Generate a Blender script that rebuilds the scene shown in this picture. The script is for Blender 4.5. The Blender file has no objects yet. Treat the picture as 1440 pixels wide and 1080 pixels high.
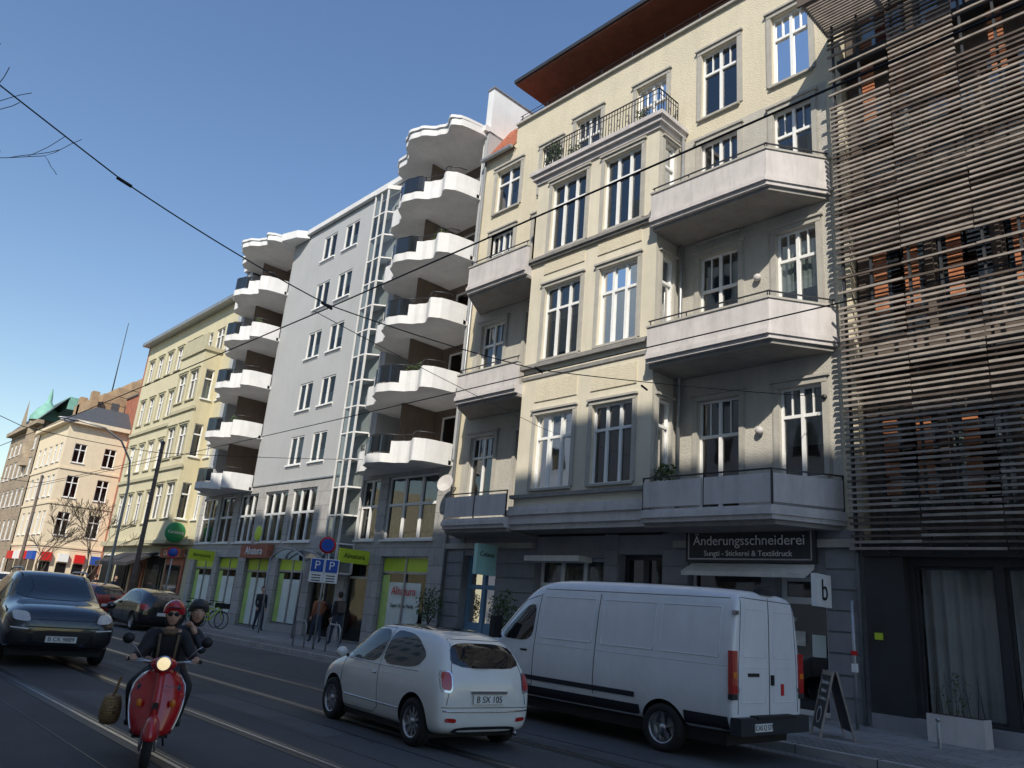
import bpy, bmesh, math, random, numpy as np
from mathutils import Vector as V, Matrix
from mathutils.bvhtree import BVHTree
from mathutils.geometry import delaunay_2d_cdt
R=random.Random(7)
SC=bpy.context.scene; COL=bpy.context.collection
# ---------------------------------------------------------------- materials
MT={}
def M(name,col,rough=.7,metal=0,var=.12,scale=1.5,bump=0,bs=60,streak=0,spec=.5,coat=0,brick=None,emit=0):
    m=bpy.data.materials.new(name);m.use_nodes=True;MT[name]=m
    nt=m.node_tree;N=nt.nodes;L=nt.links;b=N["Principled BSDF"]
    b.inputs["Roughness"].default_value=rough;b.inputs["Metallic"].default_value=metal
    b.inputs["Specular IOR Level"].default_value=spec;b.inputs["Coat Weight"].default_value=coat;b.inputs["Coat Roughness"].default_value=.04
    tc=N.new("ShaderNodeTexCoord")
    c=(*col,1)
    n=N.new("ShaderNodeTexNoise");n.inputs["Scale"].default_value=scale;n.inputs["Detail"].default_value=4;n.inputs["Roughness"].default_value=.65
    L.new(tc.outputs["Object"],n.inputs["Vector"])
    mr=N.new("ShaderNodeMapRange");mr.inputs[1].default_value=.3;mr.inputs[2].default_value=.7;mr.inputs[3].default_value=1-var;mr.inputs[4].default_value=1+var
    L.new(n.outputs[0],mr.inputs[0]);fac=mr.outputs[0]
    if streak:
        mp=N.new("ShaderNodeMapping");mp.inputs["Scale"].default_value=(2.6,2.6,.3);L.new(tc.outputs["Object"],mp.inputs[0])
        n2=N.new("ShaderNodeTexNoise");n2.inputs["Scale"].default_value=1.3;n2.inputs["Detail"].default_value=6;n2.inputs["Roughness"].default_value=.75;L.new(mp.outputs[0],n2.inputs["Vector"])
        m2=N.new("ShaderNodeMapRange");m2.inputs[1].default_value=.45;m2.inputs[2].default_value=.8;m2.inputs[3].default_value=1;m2.inputs[4].default_value=1-streak
        L.new(n2.outputs[0],m2.inputs[0]);mm=N.new("ShaderNodeMath");mm.operation='MULTIPLY';L.new(fac,mm.inputs[0]);L.new(m2.outputs[0],mm.inputs[1]);fac=mm.outputs[0]
    vm=N.new("ShaderNodeVectorMath");vm.operation='SCALE';L.new(fac,vm.inputs["Scale"])
    if brick:
        w,h,mc,pl=brick;sx=N.new("ShaderNodeSeparateXYZ");L.new(tc.outputs["Object"],sx.inputs[0]);cx=N.new("ShaderNodeCombineXYZ")
        if pl=='xz':
            ad=N.new("ShaderNodeMath");L.new(sx.outputs[0],ad.inputs[0]);L.new(sx.outputs[1],ad.inputs[1]);L.new(ad.outputs[0],cx.inputs[0]);L.new(sx.outputs[2],cx.inputs[1])
        else: L.new(sx.outputs[0],cx.inputs[0]);L.new(sx.outputs[1],cx.inputs[1])
        bt=N.new("ShaderNodeTexBrick");bt.inputs["Scale"].default_value=1;bt.inputs["Brick Width"].default_value=w;bt.inputs["Row Height"].default_value=h;bt.inputs["Mortar Size"].default_value=min(.012,h*.08)
        bt.inputs["Color1"].default_value=c;bt.inputs["Color2"].default_value=(*[x*.82 for x in col],1);bt.inputs["Mortar"].default_value=(*mc,1);L.new(cx.outputs[0],bt.inputs[0]);L.new(bt.outputs[0],vm.inputs[0])
    else: vm.inputs[0].default_value=col
    L.new(vm.outputs[0],b.inputs["Base Color"])
    if bump:
        n3=N.new("ShaderNodeTexNoise");n3.inputs["Scale"].default_value=bs;n3.inputs["Detail"].default_value=2;L.new(tc.outputs["Object"],n3.inputs["Vector"])
        bp=N.new("ShaderNodeBump");bp.inputs["Strength"].default_value=bump;bp.inputs["Distance"].default_value=.02;L.new(n3.outputs[0],bp.inputs["Height"]);L.new(bp.outputs[0],b.inputs["Normal"])
    if emit: b.inputs["Emission Color"].default_value=c;b.inputs["Emission Strength"].default_value=emit
    return m
def glassmat(name,tint,base=.12,ior=1.6):
    m=bpy.data.materials.new(name);m.use_nodes=True;MT[name]=m;nt=m.node_tree;N=nt.nodes;L=nt.links;N.clear()
    o=N.new("ShaderNodeOutputMaterial");mx=N.new("ShaderNodeMixShader");t=N.new("ShaderNodeBsdfTransparent");g=N.new("ShaderNodeBsdfGlossy");g.inputs["Roughness"].default_value=.03
    t.inputs[0].default_value=(*tint,1);fr=N.new("ShaderNodeFresnel");fr.inputs[0].default_value=ior;a=N.new("ShaderNodeMath");a.inputs[1].default_value=base;a.use_clamp=True
    tc=N.new("ShaderNodeTexCoord");nz=N.new("ShaderNodeTexNoise");nz.inputs["Scale"].default_value=1.1;nz.inputs["Detail"].default_value=1;bp=N.new("ShaderNodeBump");bp.inputs["Strength"].default_value=.06;bp.inputs["Distance"].default_value=.1
    L.new(tc.outputs["Object"],nz.inputs["Vector"]);L.new(nz.outputs[0],bp.inputs["Height"]);L.new(bp.outputs[0],g.inputs["Normal"])
    L.new(fr.outputs[0],a.inputs[0]);L.new(a.outputs[0],mx.inputs[0]);L.new(t.outputs[0],mx.inputs[1]);L.new(g.outputs[0],mx.inputs[2]);L.new(mx.outputs[0],o.inputs[0])
glassmat("glass",(.45,.5,.5),.1);glassmat("glass_clear",(.75,.8,.8),.03,1.4)
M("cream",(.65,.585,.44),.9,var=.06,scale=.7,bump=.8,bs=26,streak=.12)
M("cream_light",(.66,.605,.48),.85,var=.08,scale=.9,bump=.2,streak=.14)
M("recess_shaded",(.48,.455,.40),.9,var=.08,bump=.8,bs=26,streak=.14)  # greyer copy of cream: shade painted in behind balconies and on bay sides
M("trim",(.42,.40,.355),.85,var=.1,scale=4,streak=.2)
M("band",(.26,.25,.235),.85,var=.15,scale=4,streak=.3)
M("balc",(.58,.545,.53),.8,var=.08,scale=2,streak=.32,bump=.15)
M("balc_under",(.29,.275,.255),.9,var=.15,scale=2,streak=.2)  # balcony colour darkened, shade of the undersides painted in
M("ground_b",(.28,.28,.295),.85,var=.12,bump=.3,streak=.2)
M("white",(.82,.82,.80),.5,var=.04,scale=5)
M("white_dirty",(.72,.715,.705),.75,var=.07,scale=1.5,streak=.15)
M("curtain",(.68,.68,.64),.9,var=.2,scale=6)
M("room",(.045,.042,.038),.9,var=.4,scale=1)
M("grey_c",(.42,.43,.435),.85,var=.05,scale=.6,bump=.2,streak=.08)
M("stone",(.43,.42,.405),.7,var=.12,scale=3,brick=(1.2,.6,(.2,.2,.2),'xz'))
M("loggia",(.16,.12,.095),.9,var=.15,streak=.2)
M("glassblack",(.012,.014,.016),.08,var=.1,spec=.8)
M("yellow_d",(.60,.545,.37),.9,var=.06,scale=.8,bump=.2,streak=.12)
M("olive_d",(.48,.44,.30),.9,var=.1,streak=.2)
M("cream_e",(.75,.63,.45),.9,var=.05,streak=.08)
M("sand",(.38,.30,.21),.9,var=.2,scale=1,brick=(.9,.4,(.2,.16,.11),'xz'),streak=.2)
M("brick",(.42,.28,.16),.9,var=.2,brick=(.3,.1,(.25,.2,.15),'xz'))
M("brickred",(.42,.13,.07),.9,var=.2,brick=(.3,.1,(.25,.2,.15),'xz'))
M("tile",(.42,.13,.065),.85,var=.3,scale=9,brick=(.22,.16,(.14,.04,.025),'xz'))
M("slate",(.07,.075,.085),.6,var=.25,scale=6)
M("copper",(.20,.42,.34),.7,var=.2,scale=2,streak=.3)
M("soffit",(.24,.07,.035),.7,var=.2,scale=3)
M("dark",(.034,.035,.038),.5,var=.2)
M("metal",(.05,.05,.055),.4,metal=.5,var=.15)
M("steel",(.42,.42,.44),.3,metal=1,var=.2,scale=8)
M("chrome",(.6,.6,.62),.12,metal=1,var=.05,scale=8)
M("zinc",(.35,.36,.37),.45,metal=.6,var=.15,scale=3,streak=.2)
M("slat",(.29,.25,.215),.75,var=.35,scale=2.5)
M("slat_dark",(.11,.085,.07),.8,var=.35,scale=2.5)
M("cop_slat",(.42,.16,.07),.6,var=.25,scale=4)
M("asphalt",(.085,.085,.087),.85,var=.25,scale=.35,bump=.6,bs=90)
M("asphalt2",(.11,.11,.11),.85,var=.2,scale=1.2,bump=.5,bs=90)
M("tar",(.02,.02,.022),.5,var=.2)
M("paving",(.30,.29,.28),.85,var=.16,scale=1.0,bump=.2,brick=(.62,.35,(.13,.13,.13),'xy'))
M("cobble",(.22,.215,.21),.85,var=.25,scale=2.0,bump=.3,brick=(.12,.1,(.08,.08,.08),'xy'))
M("kerb",(.36,.355,.345),.8,var=.15,scale=3,bump=.2)
M("ground",(.10,.10,.095),.95,var=.2,scale=.1)
M("bark",(.07,.055,.04),.9,var=.3,scale=8,bump=.4)
M("leaf",(.07,.11,.035),.7,var=.4,scale=12)
M("paint_white",(.82,.81,.77),.28,var=.03,scale=2,coat=.8)
M("paint_van",(.80,.81,.83),.32,var=.05,scale=2,coat=.5,streak=.09)
M("paint_black",(.012,.013,.016),.2,var=.05,coat=1)
M("paint_grey",(.014,.016,.02),.2,metal=.1,var=.05,coat=1)
M("paint_red",(.32,.02,.02),.25,var=.05,coat=1)
M("vespa_red",(.50,.008,.012),.22,var=.04,coat=1)
M("navy",(.02,.022,.03),.55,var=.1)
M("rubber",(.02,.02,.02),.8,var=.2,scale=10)
M("alu",(.5,.5,.52),.3,metal=.9,var=.08,scale=6)
M("carglass",(.012,.015,.018),.04,var=.05,spec=1)
M("taillight",(.45,.014,.01),.15,var=.1,coat=1)
M("lamplens",(.6,.62,.65),.1,var=.15,scale=20,coat=1)
M("orange",(.7,.2,.02),.2,var=.1)
M("headlit",(1,.80,.46),.2,emit=.8)
M("plate",(.78,.78,.76),.4,var=.02)
M("ink",(.01,.01,.012),.5,var=.02)
M("skin",(.58,.35,.25),.5,var=.06,scale=8)
M("lips",(.40,.14,.11),.5,var=.06,scale=8)
M("jacket",(.02,.02,.023),.75,var=.3,scale=8,bump=.3,bs=30)
M("jacket2",(.16,.11,.065),.8,var=.3,scale=8)
M("jeans",(.04,.052,.08),.8,var=.25,scale=10)
M("coat",(.032,.035,.044),.8,var=.2)
M("rust",(.32,.12,.06),.8,var=.2)
M("hair",(.03,.018,.01),.6,var=.3,scale=20)
M("shoe",(.02,.02,.02),.6)
M("bag",(.34,.21,.09),.8,var=.25,scale=20,brick=(.04,.03,(.12,.07,.03),'xz'))
M("blue",(.02,.09,.42),.4,var=.05);M("bluedoor",(.16,.30,.44),.6,var=.1,scale=4)
M("signred",(.6,.02,.02),.4,var=.05);M("green_sign",(.02,.25,.09),.4,var=.05);M("lime",(.52,.68,.04),.5,var=.08);M("limewin",(.42,.62,.18),.4,var=.2)
M("poster",(.70,.78,.74),.5,var=.1);M("turq",(.35,.62,.6),.4,var=.1);M("awn_dark",(.03,.03,.035),.8,var=.2);M("awning",(.64,.62,.57),.8,var=.08,streak=.3);M("pale",(.42,.48,.46),.6,var=.15,scale=3)
# ---------------------------------------------------------------- object builder
class Ob:
    def __init__(s,name,loc=(0,0,0),rot=0,sc=1):
        s.e=bpy.data.objects.new(name,None);s.e.empty_display_size=.2;COL.objects.link(s.e);s.e.location=loc;s.e.rotation_euler=(0,0,rot);s.e.scale=sc if hasattr(sc,'__len__') else (sc,)*3;s.p={}
    def add(s,part,mat,vs,fs,sm=False):
        k=(part,mat,sm);v,f=s.p.setdefault(k,([],[]));o=len(v);v.extend([tuple(x) for x in vs]);f.extend([tuple(i+o for i in q) for q in fs])
    def box(s,part,mat,x0,x1,y0,y1,z0,z1,F=None):
        F=F or (lambda a,d,z:(a,d,z))
        vs=[F(a,d,z) for a in(x0,x1) for d in(y0,y1) for z in(z0,z1)]
        s.add(part,mat,vs,[(0,1,3,2),(4,6,7,5),(0,4,5,1),(2,3,7,6),(0,2,6,4),(1,5,7,3)])
    def quad(s,part,mat,pts): s.add(part,mat,pts,[tuple(range(len(pts)))])
    def prism(s,part,mat,pl,z0,z1,F=None):
        F=F or (lambda a,d,z:(a,d,z));n=len(pl)
        s.add(part,mat,[F(x,y,z0) for x,y in pl]+[F(x,y,z1) for x,y in pl],[tuple(range(n-1,-1,-1)),tuple(range(n,2*n))]+[(i,(i+1)%n,n+(i+1)%n,n+i) for i in range(n)])
    def tube(s,part,mat,pts,rad,seg=8,caps=True):
        pts=[V(p) for p in pts];n=len(pts)
        if not hasattr(rad,'__len__'): rad=[rad]*n
        vs=[];fs=[];up=None
        for i,p in enumerate(pts):
            d=(pts[min(i+1,n-1)]-pts[max(i-1,0)]).normalized()
            a=V((0,0,1)) if abs(d.z)<.9 else V((1,0,0))
            if up is not None: a=up
            x=d.cross(a).normalized();y=x.cross(d).normalized();up=y
            for k in range(seg):
                t=2*math.pi*k/seg;vs.append(p+(x*math.cos(t)+y*math.sin(t))*rad[i])
        for i in range(n-1):
            for k in range(seg): fs.append((i*seg+k,i*seg+(k+1)%seg,(i+1)*seg+(k+1)%seg,(i+1)*seg+k))
        if caps: fs+= [tuple(range(seg)),tuple(range((n-1)*seg,n*seg))]
        s.add(part,mat,vs,fs,True)
    def lathe(s,part,mat,prof,c,ax,seg=28,sm=True):
        c=V(c);ax=V(ax).normalized();a=V((0,0,1)) if abs(ax.z)<.9 else V((1,0,0));x=ax.cross(a).normalized();y=ax.cross(x)
        vs=[];fs=[];n=len(prof)
        for r,h in prof:
            for k in range(seg):
                t=2*math.pi*k/seg;vs.append(c+ax*h+(x*math.cos(t)+y*math.sin(t))*r)
        for i in range(n-1):
            for k in range(seg): fs.append((i*seg+k,i*seg+(k+1)%seg,(i+1)*seg+(k+1)%seg,(i+1)*seg+k))
        s.add(part,mat,vs,fs,sm)
    def ell(s,part,mat,c,r,seg=20,rings=12,zmin=-1,fn=None):
        vs=[];fs=[]
        for i in range(rings+1):
            ph=math.pi*i/rings;
            for k in range(seg):
                t=2*math.pi*k/seg;p=V((math.sin(ph)*math.cos(t),math.sin(ph)*math.sin(t),max(math.cos(ph),zmin)))
                if fn:p=fn(p)
                vs.append((c[0]+p.x*r[0],c[1]+p.y*r[1],c[2]+p.z*r[2]))
        for i in range(rings):
            for k in range(seg): fs.append((i*seg+k,i*seg+(k+1)%seg,(i+1)*seg+(k+1)%seg,(i+1)*seg+k))
        s.add(part,mat,vs,fs,True)
    def obj(s,part,me,mats):
        for m in mats: me.materials.append(MT[m])
        o=bpy.data.objects.new(part,me);COL.objects.link(o);o.parent=s.e;return o
    def text(s,part,mat,txt,size,loc,rot=(math.pi/2,0,0),ext=.004,align='CENTER'):
        c=bpy.data.curves.new(part,"FONT");c.body=txt;c.size=size;c.extrude=ext;c.align_x=align;c.align_y='CENTER'
        t=bpy.data.objects.new("tmp",c);COL.objects.link(t);dg=bpy.context.evaluated_depsgraph_get();dg.update()
        me=bpy.data.meshes.new_from_object(t.evaluated_get(dg));bpy.data.objects.remove(t);me.materials.clear()
        o=s.obj(part,me,[mat]);o.location=loc;o.rotation_euler=rot
    def done(s):
        for (part,mat,sm),(v,f) in s.p.items():
            me=bpy.data.meshes.new(part);me.from_pydata(v,[],f)
            if sm: me.polygons.foreach_set("use_smooth",[True]*len(me.polygons))
            bm=bmesh.new();bm.from_mesh(me);bmesh.ops.recalc_face_normals(bm,faces=bm.faces);bm.to_mesh(me);bm.free()
            s.obj(part,me,[mat])
        return s.e
def Fr(O,A,N):
    O=V(O);A=V(A);N=V(N);return lambda a,d,z:tuple(O+A*a+N*d+V((0,0,z)))
def street(Y): return Fr((0,Y,0),(1,0,0),(0,-1,0))
def wall(ob,mat,F,a0,a1,z0,z1,holes,rev=.2,part="walls",rmat=None):
    hs=[h for h in holes if h[0]<a1 and h[1]>a0 and h[2]<z1 and h[3]>z0]
    xs=sorted({a0,a1,*[min(max(v,a0),a1) for h in hs for v in h[:2]]});zs=sorted({z0,z1,*[min(max(v,z0),z1) for h in hs for v in h[2:4]]})
    for i in range(len(xs)-1):
        for j in range(len(zs)-1):
            cx=(xs[i]+xs[i+1])/2;cz=(zs[j]+zs[j+1])/2
            if any(h[0]<cx<h[1] and h[2]<cz<h[3] for h in hs): continue
            ob.quad(part,mat,[F(xs[i],0,zs[j]),F(xs[i+1],0,zs[j]),F(xs[i+1],0,zs[j+1]),F(xs[i],0,zs[j+1])])
    for h in hs:
        a,b,c,d=h[:4];m=rmat or mat
        for q in ([(a,c),(a,d)],[(b,c),(b,d)],[(a,c),(b,c)],[(a,d),(b,d)]):
            ob.quad("reveals",m,[F(q[0][0],0,q[0][1]),F(q[1][0],0,q[1][1]),F(q[1][0],-rev,q[1][1]),F(q[0][0],-rev,q[0][1])])
def win(ob,F,a0,a1,z0,z1,cols=2,tr=.66,dep=.15,fm="white",trim=None,tw=.16,sill=True,cur=.55,gl="glass",t=.055,cm="curtain",split=False):
    B=lambda *k:ob.box("window_frames",fm,*k,F=F)
    d0,d1=-dep-.02,-dep+.05
    B(a0,a0+t,d0,d1,z0,z1);B(a1-t,a1,d0,d1,z0,z1);B(a0+t,a1-t,d0,d1,z0,z0+t);B(a0+t,a1-t,d0,d1,z1-t,z1)
    for i in range(1,cols):
        x=a0+(a1-a0)*i/cols;B(x-t*.75,x+t*.75,d0+.002,d1+.012,z0+t,z1-t)
    if tr:
        z=z0+(z1-z0)*tr
        for i in range(cols):
            xa=a0+(a1-a0)*i/cols+(t if i==0 else t*.75);xb=a0+(a1-a0)*(i+1)/cols-(t if i==cols-1 else t*.75);B(xa,xb,d0+.003,d1+.006,z-t*.7,z+t*.7)
            if split:
                xm=(xa+xb)/2;B(xm-.015,xm+.015,d0+.004,d1-.01,z+t*.7,z1-t)
    ob.quad("window_glass",gl,[F(a0+t,-dep,z0+t),F(a1-t,-dep,z0+t),F(a1-t,-dep,z1-t),F(a0+t,-dep,z1-t)])
    w=a1-a0
    def curt(xa,xb,za,zb):
        n=max(2,int((xb-xa)/.07));ps=[];fs=[]
        for i in range(n+1):
            x=xa+(xb-xa)*i/n;dd=-dep-.14-(.03 if i%2 else 0);ps+=[F(x,dd,za),F(x,dd,zb)]
        ob.add("curtains",cm,ps,[(2*i,2*i+2,2*i+3,2*i+1) for i in range(n)])
    r=R.random()
    if r<cur*.45: curt(a0,a0+w*R.uniform(.18,.32),z0,z1);curt(a1-w*R.uniform(.18,.32),a1,z0,z1)
    elif r<cur*.8: curt(a0,a1,z0,z0+(z1-z0)*R.uniform(.4,.62))
    elif r<cur: curt(a0,a1,z0+(z1-z0)*R.uniform(.3,.6),z1)
    if trim:
        T=lambda *k:ob.box("window_surrounds",trim,*k,F=F)
        T(a0-tw,a0-.003,-.02,.045,z0,z1);T(a1+.003,a1+tw,-.02,.045,z0,z1);T(a0-tw,a1+tw,-.02,.055,z1+.003,z1+tw)
        T(a0-tw-.06,a1+tw+.06,-.02,.10,z1+tw+.003,z1+tw+.06)
        T(a0-tw-.035,a0-tw-.003,-.02,.025,z0,z1+tw);T(a1+tw+.003,a1+tw+.035,-.02,.025,z0,z1+tw)
    if sill: ob.box("window_sills",trim or fm,a0-.08,a1+.08,-dep+.05,.09,z0-.07,z0-.003,F=F)
def leaves(ob,part,c,r,n,size=.06,mat="leaf"):
    vs=[];fs=[]
    for i in range(n):
        d=V((R.gauss(0,1),R.gauss(0,1),R.gauss(0,1))).normalized()*R.random()**.45
        p=V(c)+V((d.x*r[0],d.y*r[1],d.z*r[2]));u=V((R.uniform(-1,1),R.uniform(-1,1),R.uniform(-1,1))).normalized()*size*R.uniform(.6,1.3)
        w=u.cross(V((R.uniform(-1,1),R.uniform(-1,1),R.uniform(-1,1)))).normalized()*size*.45
        o=len(vs);vs+=[p-u,p+w,p+u,p-w];fs.append((o,o+1,o+2,o+3))
    ob.add(part,mat,vs,fs)
# ---------------------------------------------------------------- ground
def sheet(name,mat,x0,x1,y0,y1,z):
    me=bpy.data.meshes.new(name);me.from_pydata([(x0,y0,z),(x1,y0,z),(x1,y1,z),(x0,y1,z)],[],[(0,1,2,3)]);me.materials.append(MT[mat])
    o=bpy.data.objects.new(name,me);COL.objects.link(o);return o
sheet("ground","ground",-900,900,-900,900,-.012)
sheet("road","asphalt",-200,80,.6,11.8,0);sheet("side_street_road","asphalt",-74,-61,11.8,120,-.004)
w=Ob("pavement")
w.box("slabs","paving",-61,60,12.9,16.6,-.01,.13);w.box("edge_setts","cobble",-61,60,11.95,12.9,.0,.13)
w.box("kerb_stones","kerb",-61,60,11.8,11.95,-.01,.125)
w.box("slabs_far","paving",-200,-74,12.05,16.6,-.01,.13);w.box("kerb_far","kerb",-200,-74,11.8,12.05,-.01,.125)
for i in range(100):
    x=-60+i*1.2;w.box("kerb_joints","tar",x,x+.012,11.797,11.953,.0,.1265)
w.box("gutter_setts","cobble",-61,60,11.45,11.798,-.01,.003)
w.done()
w=Ob("near_pavement");w.box("slabs","paving",-200,80,-4.2,.45,-.01,.12);w.box("kerb_stones","kerb",-200,80,.45,.6,-.01,.125);w.done()
tr=Ob("tram_tracks")
for y in (3.3,4.74,6.6,8.04):
    tr.box("rail_bed","tar",-200,80,y-.14,y+.14,.0,.004);tr.box("rails","steel",-200,80,y-.03,y+.02,.002,.009);tr.box("guard_lip","steel",-200,80,y+.055,y+.068,.002,.008)
for y in (2.7,5.35,6.0,8.65): tr.box("bed_seam","tar",-200,80,y,y+.02,.0,.0035)
tr.done()
rd=Ob("road_repairs")
for x0,x1,y0,y1 in [(-15,-12.2,9.2,10.6),(-24,-21,1.2,2.6),(-13,-9,5.4,5.95),(-33,-28,9,11.2),(-6.4,-3,8.8,9.4),(-13.5,-10.5,3.6,4.5),(-19,-15,5.5,5.9)]: rd.quad("patches","asphalt2",[(x0,y0,.0025),(x1,y0+.1,.0025),(x1-.1,y1,.0025),(x0+.15,y1-.05,.0025)])
for k in range(26):
    x=R.uniform(-30,-6);y=R.uniform(1.5,11);p=[(x,y,.003)]
    for j in range(7): x+=R.uniform(.1,.5);y+=R.uniform(-.15,.15);p.append((x,y,.003))
    for a,b in zip(p,p[1:]): rd.quad("cracks","tar",[(a[0],a[1]-.01,.003),(b[0],b[1]-.01,.003),(b[0],b[1]+.012,.003),(a[0],a[1]+.012,.003)])
rd.lathe("manhole_cover","metal",[(.001,.004),(.3,.004),(.33,.003)],(-13.5,2.0,0),(0,0,1),24);rd.done()
# ---------------------------------------------------------------- cream building
Fs=street(16.3);Fb=street(15.2)
b=Ob("cream_apartment_building")
BX0,BX1,YB=-20.5,-6.65,30
rows=[(5.1,7.28),(9.0,11.38),(12.6,15.0),(15.85,18.1)]
rc=[(-10.7,-9.52),(-8.47,-7.42)];lc=[(-19.7,-18.5),(-17.45,-16.55)]
holes=[]
for i,(z0,z1) in enumerate(rows):
    for a,c in rc: holes.append((a,c,z0-(.75 if i<3 and a<-9 else 0),z1));
    if i<3:
        for a,c in lc: holes.append((a,c,z0-(.75 if a>-18 else 0),z1))
holes+=[(-19.7,-18.4,15.9,17.7),(-17.3,-16.4,15.9,17.7),(-15.7,-14.6,15.8,18.1),(-13.1,-11.95,15.8,18.1)]
wall(b,"cream",Fs,-7.02,BX1,3.9,19.35,holes);wall(b,"cream",Fs,-11.35,-7.02,15.0+.3,19.35,holes)
wall(b,"recess_shaded",Fs,-11.35,-7.02,3.9,15.3,holes);wall(b,"recess_shaded",Fs,-20.1,-16.2,3.9,13.0,holes)
wall(b,"cream",Fs,-20.1,-16.2,13.0,18.5,holes);wall(b,"cream",Fs,BX0,-20.1,3.9,18.5,[]);wall(b,"cream",Fs,-16.2,-11.35,15.6,19.35,holes);wall(b,"cream",Fs,-18.8,-16.2,18.5,19.35,[])
for h in holes:
    win(b,Fs,*h,cols=2,tr=.68,trim="trim",tw=.13,split=(h[3]-h[2]>1.9),cur=.6)
gh=[(-19.5,-17.9,.13,3.35),(-16.2,-13.6,.8,3.3),(-13.1,-11.7,.13,3.4),(-10.9,-9.0,.6,3.1),(-8.6,-7.5,.13,2.95)]
wall(b,"ground_b",Fs,BX0,BX1,.0,3.9,gh,rev=.35)
for z in np.arange(.6,3.7,.42):
    xs=[BX0]+[v for h in gh for v in h[:2]]+[BX1]
    for i in range(0,len(xs),2):
        if xs[i+1]-xs[i]>.2:
            b.box("rustication","ground_b",xs[i]+.02,xs[i+1]-.02,0,.035,z,z+.38,F=Fs)
win(b,Fs,*gh[0],cols=2,tr=.7,dep=.3,fm="bluedoor",sill=False,cur=.2,t=.1);b.box("door_panels","bluedoor",-19.4,-18.0,-.33,-.27,.2,1.3,F=Fs)
win(b,Fs,*gh[1],cols=3,tr=.7,dep=.3,cur=.9,t=.08);win(b,Fs,*gh[2],cols=2,tr=.72,dep=.33,fm="dark",sill=False,cur=0,t=.12);b.box("door_panels","slat_dark",-13.0,-11.8,-.36,-.3,.2,1.2,F=Fs)
win(b,Fs,*gh[3],cols=1,tr=None,dep=.25,fm="white",cur=.9);win(b,Fs,*gh[4],cols=1,tr=.82,dep=.25,fm="white",sill=False,cur=0,t=.1)
b.box("door_poster","poster",-7.95,-7.65,-.24,-.23,1.3,1.75,F=Fs);b.box("door_poster","curtain",-8.4,-8.1,-.24,-.23,1.5,1.8,F=Fs)
b.box("ground_cornice","trim",BX0,-16.25,.0,.14,3.55,3.72,F=Fs);b.box("ground_cornice","trim",-11.3,BX1,.0,.14,3.55,3.72,F=Fs)
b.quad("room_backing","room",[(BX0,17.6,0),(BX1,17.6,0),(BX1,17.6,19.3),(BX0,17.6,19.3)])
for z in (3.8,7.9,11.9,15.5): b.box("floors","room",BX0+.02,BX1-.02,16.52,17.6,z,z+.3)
b.box("side_wall","cream",BX1-.3,BX1,16.32,YB,0,19.34);b.box("side_wall","cream",BX0,BX0+.3,16.32,YB,0,18.4);b.box("back","cream",BX0,BX1,YB-.3,YB,0,19)
# bay
bx0,bx1=-16.2,-11.35
bc=[(-15.52,-14.05),(-13.33,-11.95)]
bh=[(a,c,z0,z1) for z0,z1 in rows[:3] for a,c in bc]
wall(b,"cream_light",Fb,bx0,bx1,3.95,15.6,bh,part="bay_walls")
for h in bh: win(b,Fb,*h,cols=3,tr=.68,trim="trim",tw=.11,cur=.6,split=False)
Fside=Fr((bx1,16.3,0),(0,-1,0),(1,0,0));sh=[(.3,.85,z0,z1) for z0,z1 in rows[:3]]
wall(b,"recess_shaded",Fside,0,1.1,3.95,15.6,sh,part="bay_walls",rev=.12)
for h in sh: win(b,Fside,*h,cols=1,tr=.68,dep=.1,trim="trim",tw=.07,cur=.4)
b.quad("bay_walls","recess_shaded",[(bx0,16.3,3.95),(bx0,15.2,3.95),(bx0,15.2,15.6),(bx0,16.3,15.6)]);b.box("bay_floor","balc_under",bx0+.01,bx1-.01,15.21,16.29,3.96,4.02)
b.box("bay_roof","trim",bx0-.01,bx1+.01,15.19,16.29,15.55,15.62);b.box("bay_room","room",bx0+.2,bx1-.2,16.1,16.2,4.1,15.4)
def belt(z0,z1,o,mat="band"):
    b.prism("string_courses",mat,[(bx0-o,16.28),(bx0-o,15.2-o),(bx1+o,15.2-o),(bx1+o,16.28),(bx1+.002,16.28),(bx1+.002,15.198),(bx0-.002,15.198),(bx0-.002,16.28)],z0,z1)
for k in [(3.95,4.1,.05,"balc"),(4.1,4.35,.14,"balc"),(4.35,4.5,.2,"balc"),(4.5,4.62,.1,"balc"),(4.85,4.95,.1),(8.45,8.55,.04),(8.78,8.9,.12),(12.3,12.38,.1),(12.38,12.48,.16),(15.25,15.4,.06,"balc"),(15.4,15.55,.16,"balc"),(15.55,15.68,.24,"balc")]: belt(*k)
for z0,z1 in ((7.6,8.3),(11.75,12.2)):
    for a,c in bc: b.box("spandrel_panels","cream",a-.1,c+.1,0,.03,z0+.1,z1,F=Fb)
b.tube("downpipe","zinc",[(-11.2,16.15,3.9),(-11.2,16.15,15.4)],.05)
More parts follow.
